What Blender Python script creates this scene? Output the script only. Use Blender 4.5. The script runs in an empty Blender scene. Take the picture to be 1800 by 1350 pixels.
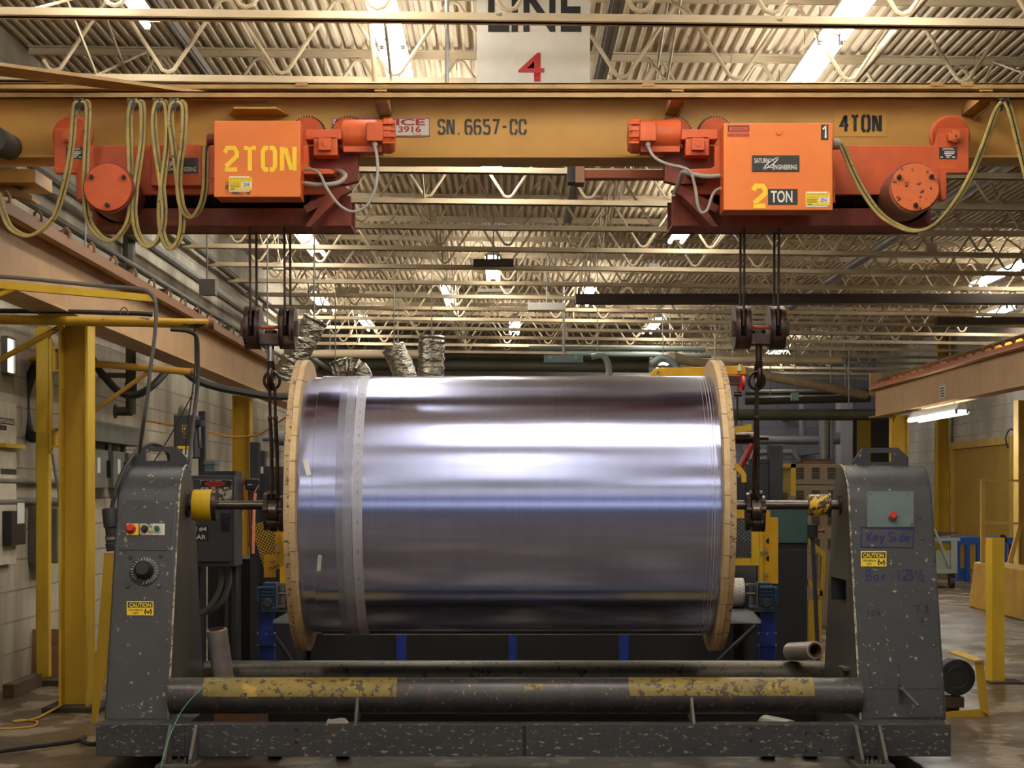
import bpy, bmesh, math, random
from mathutils import Vector, Matrix
random.seed(7)
SC = bpy.context.scene
COL = SC.collection
PI = math.pi
F = 3350.0; VX = 890.0; VY = 868.0; ZC = 1.25      # focal length and horizon in photo pixels, camera height
# ---------------------------------------------------------------- camera, world, exposure
cam = bpy.data.cameras.new('camera'); camo = bpy.data.objects.new('camera', cam); COL.objects.link(camo)
camo.location = (0, 0, ZC); camo.rotation_euler = (PI/2, 0, 0)
cam.sensor_fit = 'HORIZONTAL'; cam.sensor_width = 36; cam.lens = F/1800*36
cam.shift_x = (900-VX)/1800; cam.shift_y = (VY-675)/1800; cam.clip_end = 200
SC.camera = camo
SC.view_settings.view_transform = 'Standard'; SC.view_settings.look = 'None'
SC.view_settings.gamma = 1; SC.view_settings.use_curve_mapping = False
SC.view_settings.exposure = 1.25
W = bpy.data.worlds.new('world'); SC.world = W; W.use_nodes = True
_n = W.node_tree.nodes; _l = W.node_tree.links; _bg = _n['Background']
_tc = _n.new('ShaderNodeTexCoord'); _sp = _n.new('ShaderNodeSeparateXYZ'); _cr = _n.new('ShaderNodeValToRGB')
_mr = _n.new('ShaderNodeMapRange'); _mr.inputs[1].default_value = -.5; _mr.inputs[2].default_value = .5
_l.new(_tc.outputs['Generated'], _sp.inputs[0]); _l.new(_sp.outputs[2], _mr.inputs[0]); _l.new(_mr.outputs[0], _cr.inputs[0]); _l.new(_cr.outputs[0], _bg.inputs[0])
_e = _cr.color_ramp.elements; _e[0].position = .0; _e[0].color = (.12, .13, .16, 1); _e[1].position = 1; _e[1].color = (.26, .33, .58, 1)
for _p, _c in ((.49, (.22, .26, .40, 1)), (.51, (2.2, 2.1, 2.0, 1)), (.535, (2.1, 2.1, 2.1, 1)), (.56, (.28, .35, .60, 1))):
    _k = _e.new(_p); _k.color = _c
_bg.inputs[1].default_value = .34
TUBE_POWER = 13.0
SC.cycles.max_bounces = 6; SC.cycles.diffuse_bounces = 3; SC.cycles.glossy_bounces = 3
SC.cycles.caustics_reflective = False; SC.cycles.caustics_refractive = False
SC.cycles.sample_clamp_indirect = 4

def P(px, py, Y):                                  # photo pixel + depth -> point in the room
    return Vector(((px-VX)*Y/F, Y, ZC+(VY-py)*Y/F))
def X_(px, Y): return (px-VX)*Y/F
def Z_(py, Y): return ZC+(VY-py)*Y/F
def onplane(px, py, p0, n):
    o = Vector((0, 0, ZC)); d = Vector(((px-VX)/F, 1, (VY-py)/F))
    return o + d*((p0-o).dot(n)/d.dot(n))
# ---------------------------------------------------------------- materials
def lin(c):
    return tuple((v/255/12.92 if v/255 <= .04045 else ((v/255+.055)/1.055)**2.4) for v in c)+(1,)
MATS = {}
def pm(name, col, rough=.5, metal=0, var=None, vs=6, chip=None, ct=.64, cs=30, stretch=(1, 1, 1), bump=0, bs=60, bd=.01, c2=None, c2t=.6, c2s=4):
    if name in MATS: return MATS[name]
    m = bpy.data.materials.new(name); m.use_nodes = True; N = m.node_tree.nodes; L = m.node_tree.links
    b = N['Principled BSDF']; b.inputs['Roughness'].default_value = rough; b.inputs['Metallic'].default_value = metal
    b.inputs['Base Color'].default_value = lin(col)
    cur = None
    tc = N.new('ShaderNodeNewGeometry'); mp = N.new('ShaderNodeMapping'); L.new(tc.outputs['Position'], mp.inputs[0]); mp.inputs['Scale'].default_value = stretch
    def layer(cur, col2, lo, hi, scale, det=6, seed=0.0):
        n = N.new('ShaderNodeTexNoise'); n.noise_dimensions = '4D'; n.inputs['W'].default_value = seed
        n.inputs['Scale'].default_value = scale; n.inputs['Detail'].default_value = det; n.inputs['Roughness'].default_value = .62
        L.new(mp.outputs[0], n.inputs['Vector'])
        r = N.new('ShaderNodeMapRange'); r.inputs[1].default_value = lo; r.inputs[2].default_value = hi
        L.new(n.outputs[0], r.inputs[0])
        x = N.new('ShaderNodeMix'); x.data_type = 'RGBA'; L.new(r.outputs[0], x.inputs[0])
        if cur is None: x.inputs[6].default_value = lin(col)
        else: L.new(cur, x.inputs[6])
        x.inputs[7].default_value = lin(col2)
        return x.outputs[2]
    if var: cur = layer(cur, var, .35, .75, vs)
    if c2: cur = layer(cur, c2, c2t, c2t+.08, c2s, 8, 3.3)
    if chip: cur = layer(cur, chip, ct, ct+.02, cs, 8, 9.1)
    if cur: L.new(cur, b.inputs['Base Color'])
    if bump:
        n = N.new('ShaderNodeTexNoise'); n.inputs['Scale'].default_value = bs; n.inputs['Detail'].default_value = 4
        L.new(mp.outputs[0], n.inputs['Vector'])
        bn = N.new('ShaderNodeBump'); bn.inputs['Strength'].default_value = bump; bn.inputs['Distance'].default_value = bd
        L.new(n.outputs[0], bn.inputs['Height']); L.new(bn.outputs[0], b.inputs['Normal'])
    MATS[name] = m
    return m
def see_through(m, a):
    m.node_tree.nodes['Principled BSDF'].inputs['Alpha'].default_value = a; return m
def emis(name, col, s):
    m = bpy.data.materials.new(name); m.use_nodes = True; b = m.node_tree.nodes['Principled BSDF']
    b.inputs['Base Color'].default_value = (.8, .8, .8, 1)
    b.inputs['Emission Color'].default_value = col+(1,); b.inputs['Emission Strength'].default_value = s
    MATS[name] = m; return m
def blockwall(name, col, mort, axis, dirt, bw=.406, rh=.203):
    m = bpy.data.materials.new(name); m.use_nodes = True; N = m.node_tree.nodes; L = m.node_tree.links
    b = N['Principled BSDF']; b.inputs['Roughness'].default_value = .7
    g = N.new('ShaderNodeNewGeometry'); s = N.new('ShaderNodeSeparateXYZ'); c = N.new('ShaderNodeCombineXYZ')
    L.new(g.outputs['Position'], s.inputs[0]); L.new(s.outputs[axis], c.inputs[0]); L.new(s.outputs[2], c.inputs[1])
    k = N.new('ShaderNodeTexBrick'); L.new(c.outputs[0], k.inputs['Vector'])
    k.inputs['Color1'].default_value = lin(col); k.inputs['Color2'].default_value = lin(tuple(v*.94 for v in col)); k.inputs['Mortar'].default_value = lin(mort)
    k.inputs['Scale'].default_value = 1; k.inputs['Mortar Size'].default_value = .006; k.inputs['Brick Width'].default_value = bw; k.inputs['Row Height'].default_value = rh
    n = N.new('ShaderNodeTexNoise'); n.inputs['Scale'].default_value = 1.1; n.inputs['Detail'].default_value = 7
    mp = N.new('ShaderNodeMapping'); mp.inputs['Scale'].default_value = (1, 1, .45); L.new(g.outputs['Position'], mp.inputs[0]); L.new(mp.outputs[0], n.inputs['Vector'])
    r = N.new('ShaderNodeMapRange'); r.inputs[1].default_value = .42; r.inputs[2].default_value = .72; L.new(n.outputs[0], r.inputs[0])
    x = N.new('ShaderNodeMix'); x.data_type = 'RGBA'; L.new(r.outputs[0], x.inputs[0]); L.new(k.outputs[0], x.inputs[6]); x.inputs[7].default_value = lin(dirt)
    L.new(x.outputs[2], b.inputs['Base Color'])
    bn = N.new('ShaderNodeBump'); bn.inputs['Strength'].default_value = .4; bn.inputs['Distance'].default_value = .01; bn.invert = True
    L.new(k.outputs['Fac'], bn.inputs['Height']); L.new(bn.outputs[0], b.inputs['Normal'])
    MATS[name] = m; return m
orange = pm('orange_paint', (208, 94, 42), .5, var=(184, 76, 36), vs=9, chip=(70, 42, 30), ct=.71, cs=26)
orange_box = pm('orange_door_paint', (228, 124, 50), .45, var=(216, 112, 46), vs=5, chip=(120, 66, 36), ct=.745, cs=34)
orange_dark = pm('orange_grimy_paint', (140, 58, 36), .6, var=(84, 36, 26), vs=8)
orange_chip = pm('orange_chipped_paint', (216, 108, 54), .5, chip=(74, 50, 36), ct=.575, cs=30)
yel_crane = pm('crane_yellow_paint', (206, 158, 76), .5, var=(190, 140, 64), vs=3, chip=(96, 66, 24), ct=.735, cs=20)
tan_beam = pm('tan_beam_paint', (196, 160, 116), .6, var=(178, 140, 96), vs=3, chip=(220, 190, 150), ct=.73, cs=9)
tan_edge = pm('tan_channel_paint', (182, 146, 88), .55, var=(146, 112, 66), vs=6)
yel_post = pm('post_yellow_paint', (222, 184, 48), .5, var=(196, 156, 38), vs=4, chip=(70, 52, 16), ct=.71, cs=18, stretch=(1, 1, .4))
yel_worn = pm('worn_yellow_paint', (202, 160, 40), .55, chip=(58, 46, 30), ct=.60, cs=22, stretch=(.4, 1, 1))
yel_fresh = pm('guard_yellow_paint', (226, 176, 20), .45, var=(200, 150, 20), vs=5)
yel_pale = pm('pale_yellow_paint', (214, 180, 92), .6, var=(190, 152, 70), vs=4)
yel_barrier = pm('barrier_yellow_paint', (214, 170, 64), .75, var=(176, 132, 48), vs=3, chip=(120, 92, 50), ct=.66, cs=12)
wine_steel = pm('rusty_block_steel', (96, 82, 76), .45, .6, var=(64, 48, 42), vs=16, chip=(140, 74, 46), ct=.59, cs=30, c2=(150, 132, 124), c2t=.58, c2s=12)
shaft_m = pm('shaft_steel', (104, 96, 88), .3, .95, var=(66, 60, 54), vs=14, stretch=(.2, 1, 1))
dark_steel = pm('dark_oily_steel', (88, 76, 68), .35, .85, var=(50, 42, 38), vs=20)
bare_steel = pm('bare_steel', (150, 146, 140), .3, .95, var=(96, 92, 88), vs=24, stretch=(.3, 1, 1))
chrome = pm('polished_steel', (200, 204, 210), .18, 1)
rope_m = pm('wire_rope_steel', (64, 54, 48), .5, .5, chip=(110, 98, 86), ct=.55, cs=160)
grey_m = pm('machine_grey_paint', (64, 66, 70), .42, var=(54, 56, 59), vs=6, chip=(160, 152, 134), ct=.625, cs=34)
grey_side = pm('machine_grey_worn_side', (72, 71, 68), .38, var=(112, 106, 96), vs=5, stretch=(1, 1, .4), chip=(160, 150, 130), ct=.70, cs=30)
grey_scr = pm('machine_grey_scratched', (54, 55, 58), .42, var=(68, 68, 68), vs=6, chip=(150, 146, 126), ct=.585, cs=40, stretch=(.7, 1, 1.6), c2=(84, 68, 60), c2t=.60, c2s=14)
grey_tube = pm('machine_grey_tube_worn', (60, 59, 60), .32, .2, var=(80, 76, 72), vs=7, chip=(158, 138, 118), ct=.61, cs=40, stretch=(1.6, 1, 1), c2=(92, 74, 64), c2t=.57, c2s=12)
grey_tube2 = pm('machine_tube_grimy', (66, 62, 52), .4, .2, var=(96, 84, 52), vs=3, chip=(28, 26, 24), ct=.58, cs=34)
yel_tube = pm('scuffed_yellow_band', (150, 128, 56), .5, var=(122, 104, 56), vs=12, chip=(74, 62, 42), ct=.545, cs=34, c2=(186, 156, 56), c2t=.58, c2s=10)
collar_m = pm('chipped_collar_yellow', (222, 182, 30), .45, chip=(58, 44, 36), ct=.585, cs=22)
collar_m2 = pm('heavily_chipped_collar', (226, 186, 30), .45, chip=(62, 46, 38), ct=.50, cs=30)
black_m = pm('black_plastic', (26, 26, 28), .35)
black_rub = pm('black_rubber', (38, 37, 36), .6, var=(52, 50, 48), vs=20)
charcoal = pm('charcoal_enclosure_paint', (58, 60, 64), .5, var=(48, 50, 54), vs=6, chip=(150, 145, 130), ct=.74, cs=18)
navy = pm('dark_machine_paint', (44, 46, 52), .5, var=(34, 36, 42), vs=4, chip=(120, 120, 116), ct=.77, cs=14)
under = pm('dark_underframe_and_gaps', (30, 29, 28), .6, var=(20, 20, 20), vs=5)  # near black, also used where a gap is only dark
teal = pm('teal_machine_paint', (64, 96, 96), .5, var=(56, 84, 86), vs=5)
teal_plate = pm('grey_teal_plate', (98, 116, 116), .45, var=(90, 106, 106), vs=8)
blue_m = pm('blue_stand_paint', (28, 62, 160), .45, var=(24, 50, 130), vs=6)
blue_gear = pm('gearmotor_blue_paint', (44, 78, 108), .45, var=(36, 62, 88), vs=14)
blue_tub = pm('blue_plastic_tub', (30, 84, 170), .5)
tan_cab = pm('tan_cabinet_paint', (140, 124, 98), .6)
vent_m = pm('vent_dark', (70, 62, 50), .7)
wall_grey = pm('grey_box_paint', (120, 116, 106), .6, var=(98, 94, 84), vs=5)
panel_wh = pm('cream_panel_paint', (214, 208, 186), .5, var=(180, 170, 146), vs=5)
joist_m = pm('joist_cream_paint', (206, 190, 160), .55, var=(172, 154, 122), vs=5, chip=(120, 106, 84), ct=.68, cs=14, stretch=(.5, 1, 1))
galv = pm('galvanised_channel', (150, 150, 148), .4, .6, var=(120, 120, 118), vs=10)
gland_m = pm('grey_conduit', (150, 146, 138), .5)
fest_m = pm('dirty_yellow_cable', (182, 160, 88), .5, var=(128, 112, 70), vs=10, chip=(70, 60, 40), ct=.62, cs=40)
festd_m = pm('cable_black_stripe', (58, 52, 40), .5)
wood_m = pm('pine_boards', (216, 190, 148), .65, var=(194, 160, 114), vs=9, stretch=(2, .35, 2.2), chip=(150, 120, 84), ct=.70, cs=22)
wood_end = pm('weathered_board_edges', (200, 172, 130), .8, var=(160, 134, 102), vs=7, chip=(104, 90, 72), ct=.57, cs=50)
card_m = pm('brown_cardboard', (128, 92, 62), .8, var=(112, 78, 52), vs=6)
timber = pm('dirty_timber', (92, 72, 50), .8, var=(66, 52, 38), vs=7)
wrap_m = pm('stretch_wrap_film', (178, 170, 162), .3, var=(154, 146, 138), vs=5, stretch=(1, 1, 3))
core_m = pm('cardboard_core', (104, 70, 50), .8)
foil = pm('crinkled_foil_duct', (170, 168, 156), .22, .95, bump=1.0, bs=9, stretch=(1, 1, 2.2), bd=.05)
duct_grey = pm('grey_pipe_paint', (128, 132, 140), .5, var=(104, 108, 116), vs=4)
pipe_dark = pm('dark_grimy_pipe', (78, 74, 56), .6, var=(60, 58, 46), vs=3)
pipe_teal = pm('pale_teal_pipe', (130, 146, 140), .5)
dark_beam = pm('dark_brown_beam', (56, 46, 38), .6)
red_m = pm('red_paint', (200, 40, 32), .4)
red_hoist = pm('red_hoist_paint', (150, 36, 28), .45)
sign_red = pm('sign_red_print', (178, 46, 44), .5)
sign_wh = pm('sign_white', (222, 220, 210), .5, var=(206, 202, 190), vs=6)
paper = pm('white_paper', (226, 224, 216), .6)
ink_blk = pm('black_print', (24, 22, 22), .5)
ink_gry = pm('stencil_dark_ink', (62, 60, 60), .6)
ink_navy = pm('blue_marker_ink', (24, 26, 92), .5)
ink_dkblk = pm('black_marker_ink', (14, 13, 18), .5)
ink_wh = pm('white_print', (226, 222, 210), .5)
sten_yel = pm('yellow_spray_stencil', (250, 208, 44), .5, var=(244, 194, 44), vs=30)
stick_yel = pm('yellow_sticker', (236, 206, 44), .45)
plate_dk = pm('dark_label_plate', (44, 42, 40), .4)
green_m = pm('green_lens', (16, 110, 50), .3)
green_band = pm('green_plastic_strap', (96, 168, 132), .4)
coral = pm('coral_ribbon', (238, 156, 112), .6)
red_cable = pm('dark_red_cable', (122, 54, 52), .5)
cable_grey = pm('grey_cable', (92, 90, 88), .5)
cable_pur = pm('dark_cable', (52, 50, 54), .5)
hose_yel = pm('yellow_hose', (196, 148, 60), .5)
hose_orn = pm('orange_air_line', (226, 160, 70), .5)
white_roll = pm('white_roller_tread', (214, 208, 196), .6)
cart_m = pm('pale_green_cart', (150, 156, 142), .6)
red_rail = pm('red_conductor_rail', (190, 84, 60), .5)
clip_m = pm('rusty_clip', (140, 98, 62), .6)
concrete = pm('dark_concrete_pad', (64, 56, 46), .9)
tube_on = emis('lit_tube', (1.0, .955, .885), TUBE_POWER)
glass_lit = emis('daylit_pane', (.95, 1.0, .92), 1.6)

def film_material():
    m = bpy.data.materials.new('metallised_film'); m.use_nodes = True; N = m.node_tree.nodes; L = m.node_tree.links
    b = N['Principled BSDF']; b.inputs['Metallic'].default_value = 1
    b.inputs['Roughness'].default_value = .21; b.inputs['Anisotropic'].default_value = .78; b.inputs['Anisotropic Rotation'].default_value = .25
    g = N.new('ShaderNodeNewGeometry'); mp = N.new('ShaderNodeMapping'); mp.inputs['Scale'].default_value = (55, .6, .6)
    L.new(g.outputs['Position'], mp.inputs[0])
    n = N.new('ShaderNodeTexNoise'); n.inputs['Scale'].default_value = 1; n.inputs['Detail'].default_value = 3; L.new(mp.outputs[0], n.inputs['Vector'])
    r = N.new('ShaderNodeValToRGB'); r.color_ramp.elements[0].position = .3; r.color_ramp.elements[1].position = .75
    r.color_ramp.elements[0].color = lin((166, 173, 213)); r.color_ramp.elements[1].color = lin((174, 181, 219))
    L.new(n.outputs[0], r.inputs[0]); L.new(r.outputs[0], b.inputs['Base Color'])
    t = N.new('ShaderNodeTangent'); t.direction_type = 'RADIAL'; t.axis = 'X'
    L.new(t.outputs[0], b.inputs['Tangent'])
    return m
film_m = film_material()
def floor_material():
    m = bpy.data.materials.new('stained_concrete_floor'); m.use_nodes = True; N = m.node_tree.nodes; L = m.node_tree.links
    b = N['Principled BSDF']
    g = N.new('ShaderNodeNewGeometry')
    def noise(s, d, sc=(1, 1, 1)):
        mp = N.new('ShaderNodeMapping'); mp.inputs['Scale'].default_value = sc; L.new(g.outputs['Position'], mp.inputs[0])
        n = N.new('ShaderNodeTexNoise'); n.inputs['Scale'].default_value = s; n.inputs['Detail'].default_value = d; n.inputs['Roughness'].default_value = .6; L.new(mp.outputs[0], n.inputs['Vector']); return n.outputs[0]
    def mix(f, lo, hi, a, c):
        r = N.new('ShaderNodeMapRange'); r.inputs[1].default_value = lo; r.inputs[2].default_value = hi; L.new(f, r.inputs[0])
        x = N.new('ShaderNodeMix'); x.data_type = 'RGBA'; L.new(r.outputs[0], x.inputs[0])
        if isinstance(a, tuple): x.inputs[6].default_value = lin(a)
        else: L.new(a, x.inputs[6])
        x.inputs[7].default_value = lin(c); return x.outputs[2]
    c = mix(noise(.7, 6), .35, .7, (100, 82, 62), (62, 50, 38))
    c = mix(noise(3.1, 8, (1, .6, 1)), .525, .565, c, (146, 132, 110))
    c = mix(noise(6, 8, (.5, 2, 1)), .55, .75, c, (58, 48, 38))
    L.new(c, b.inputs['Base Color'])
    r = N.new('ShaderNodeMapRange'); r.inputs[1].default_value = .3; r.inputs[2].default_value = .7; r.inputs[3].default_value = .25; r.inputs[4].default_value = .6
    L.new(noise(1.7, 5), r.inputs[0]); L.new(r.outputs[0], b.inputs['Roughness'])
    return m
floor_m = floor_material()
deck_m = pm('painted_deck', (222, 206, 178), .6, var=(196, 178, 146), vs=1.6, chip=(120, 96, 66), ct=.74, cs=6)
# ---------------------------------------------------------------- mesh builder
class B:
    def __init__(s): s.bm = bmesh.new()
    def quad(s, *p):
        return s.bm.faces.new([s.bm.verts.new(q) for q in p])
    def box(s, x0, x1, y0, y1, z0, z1):
        if x0 > x1: x0, x1 = x1, x0
        if z0 > z1: z0, z1 = z1, z0
        v = [s.bm.verts.new(p) for p in ((x0,y0,z0),(x1,y0,z0),(x1,y1,z0),(x0,y1,z0),(x0,y0,z1),(x1,y0,z1),(x1,y1,z1),(x0,y1,z1))]
        for f in ((0,3,2,1),(4,5,6,7),(0,1,5,4),(1,2,6,5),(2,3,7,6),(3,0,4,7)): s.bm.faces.new([v[i] for i in f])
        return s
    def pbox(s, ax, ay, bx, by, Y0, Y1):           # photo rectangle at depth Y0, running straight back to Y1
        return s.box(X_(ax, Y0), X_(bx, Y0), Y0, Y1, Z_(by, Y0), Z_(ay, Y0))
    def prism(s, pts, d):                          # planar polygon swept by vector d
        d = Vector(d); a = [s.bm.verts.new(p) for p in pts]; c = [s.bm.verts.new(Vector(p)+d) for p in pts]
        n = len(a); s.bm.faces.new(a); s.bm.faces.new(c[::-1])
        for i in range(n): s.bm.faces.new((a[i], c[i], c[(i+1) % n], a[(i+1) % n]))
        return s
    def pprism(s, pix, Y0, Y1): return s.prism([P(x, y, Y0) for x, y in pix], (0, Y1-Y0, 0))
    def cyl(s, p0, p1, r, seg=24, r2=None, cap=True, inner=None):
        p0 = Vector(p0); p1 = Vector(p1); r2 = r if r2 is None else r2
        z = (p1-p0).normalized(); a = z.orthogonal().normalized(); b = z.cross(a)
        def ring(p, rr): return [s.bm.verts.new(p+(a*math.cos(2*PI*i/seg)+b*math.sin(2*PI*i/seg))*rr) for i in range(seg)]
        A, C = ring(p0, r), ring(p1, r2)
        for i in range(seg): s.bm.faces.new((A[i], A[(i+1) % seg], C[(i+1) % seg], C[i]))
        if inner:
            A2, C2 = ring(p0, inner), ring(p1, inner)
            for i in range(seg):
                j = (i+1) % seg
                s.bm.faces.new((A2[i], C2[i], C2[j], A2[j])); s.bm.faces.new((A[i], A2[i], A2[j], A[j])); s.bm.faces.new((C[i], C[j], C2[j], C2[i]))
        elif cap: s.bm.faces.new(A[::-1]); s.bm.faces.new(C)
        return s
    def lathe(s, o, ax, prof, seg=32):             # prof: (distance along ax, radius)
        o = Vector(o); z = Vector(ax).normalized(); a = z.orthogonal().normalized(); b = z.cross(a); R = []
        for t, r in prof: R.append([s.bm.verts.new(o+z*t+(a*math.cos(2*PI*i/seg)+b*math.sin(2*PI*i/seg))*max(r, 1e-4)) for i in range(seg)])
        for k in range(len(R)-1):
            for i in range(seg): s.bm.faces.new((R[k][i], R[k][(i+1) % seg], R[k+1][(i+1) % seg], R[k+1][i]))
        s.bm.faces.new(R[0][::-1]); s.bm.faces.new(R[-1])
        return s
    def tube(s, pts, r, seg=8, smooth=0, flat=None, closed=False):
        pts = [Vector(p) for p in pts]
        if smooth: pts = catmull(pts, smooth, closed)
        n = len(pts); R = []; ref = None
        for i, p in enumerate(pts):
            t = (pts[(i+1) % n]-pts[i-1]) if closed else (pts[min(i+1, n-1)]-pts[max(i-1, 0)])
            t.normalize()
            if ref is None: ref = Vector((0, 1, 0)) if abs(t.y) < .9 else Vector((1, 0, 0))
            a = (ref-t*ref.dot(t)); a = a.normalized() if a.length > 1e-5 else t.orthogonal().normalized(); ref = a; b = t.cross(a)
            ra, rb = (r, r) if flat is None else flat
            R.append([s.bm.verts.new(p+a*math.cos(2*PI*k/seg)*ra+b*math.sin(2*PI*k/seg)*rb) for k in range(seg)])
        for i in range(n if closed else n-1):
            A, C = R[i], R[(i+1) % n]
            for k in range(seg): s.bm.faces.new((A[k], A[(k+1) % seg], C[(k+1) % seg], C[k]))
        if not closed: s.bm.faces.new(R[0][::-1]); s.bm.faces.new(R[-1])
        return s
    def ball(s, c, r, sc=(1, 1, 1)):
        m = Matrix.Translation(c) @ Matrix.Diagonal((r*sc[0], r*sc[1], r*sc[2], 1))
        bmesh.ops.create_uvsphere(s.bm, u_segments=16, v_segments=10, radius=1, matrix=m); return s
    def gear(s, c, ro, ri, n, y0, y1):
        pts = []
        for i in range(n):
            for f, r in ((0, ri), (.22, ro), (.5, ro), (.72, ri)):
                a = 2*PI*(i+f)/n; pts.append((c[0]+r*math.cos(a), y0, c[2]+r*math.sin(a)))
        return s.prism(pts, (0, y1-y0, 0))
def catmull(p, k, closed=False):
    out = []; n = len(p)
    for i in range(n if closed else n-1):
        a, b, c, d = (p[(i-1) % n], p[i], p[(i+1) % n], p[(i+2) % n]) if closed else (p[max(i-1, 0)], p[i], p[i+1], p[min(i+2, n-1)])
        for j in range(k):
            t = j/k; out.append(.5*((2*b)+(c-a)*t+(2*a-5*b+4*c-d)*t*t+(3*b-3*c+d-a)*t**3))
    if not closed: out.append(p[-1])
    return out
def root_loc(o):
    v = Vector()
    while o: v += o.location; o = o.parent
    return v
def tag(o, label=None, cat=None, group=None, kind=None):
    if label: o['label'] = label
    if cat: o['category'] = cat
    if group: o['group'] = group
    if kind: o['kind'] = kind
    return o
def T(name, label, cat, loc, group=None):
    o = bpy.data.objects.new(name, None); COL.objects.link(o); o.location = loc; o.empty_display_size = .1
    return tag(o, label, cat, group)
def mesh_of(name, b, mat, off=Vector(), ang=35):
    bmesh.ops.recalc_face_normals(b.bm, faces=b.bm.faces)
    if off.length > 0: bmesh.ops.translate(b.bm, verts=b.bm.verts, vec=-off)
    me = bpy.data.meshes.new(name); b.bm.to_mesh(me); b.bm.free()
    me.polygons.foreach_set('use_smooth', [True]*len(me.polygons)); me.set_sharp_from_angle(angle=math.radians(ang))
    me.materials.append(mat); return me
def O(name, b, mat, parent=None, label=None, bev=0, ang=35):
    me = mesh_of(name, b, mat, root_loc(parent) if parent else Vector(), ang)
    o = bpy.data.objects.new(name, me); COL.objects.link(o)
    if parent: o.parent = parent
    if label: o['label'] = label
    if bev:
        m = o.modifiers.new('bevel', 'BEVEL'); m.width = bev; m.segments = 2; m.harden_normals = True; m.limit_method = 'ANGLE'; m.angle_limit = math.radians(40)
    return o
def TT(name, b, mat, label, cat, group=None, bev=0):   # a thing that is a single mesh, origin at its base
    c = [v.co for v in b.bm.verts]
    base = Vector((sum(v.x for v in c)/len(c), sum(v.y for v in c)/len(c), min(v.z for v in c)))
    me = mesh_of(name, b, mat, base); o = bpy.data.objects.new(name, me); COL.objects.link(o); o.location = base
    if bev:
        m = o.modifiers.new('bevel', 'BEVEL'); m.width = bev; m.segments = 2; m.harden_normals = True; m.limit_method = 'ANGLE'; m.angle_limit = math.radians(40)
    return tag(o, label, cat, group)
def ST(name, b, mat):
    return tag(O(name, b, mat), kind='structure')
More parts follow.
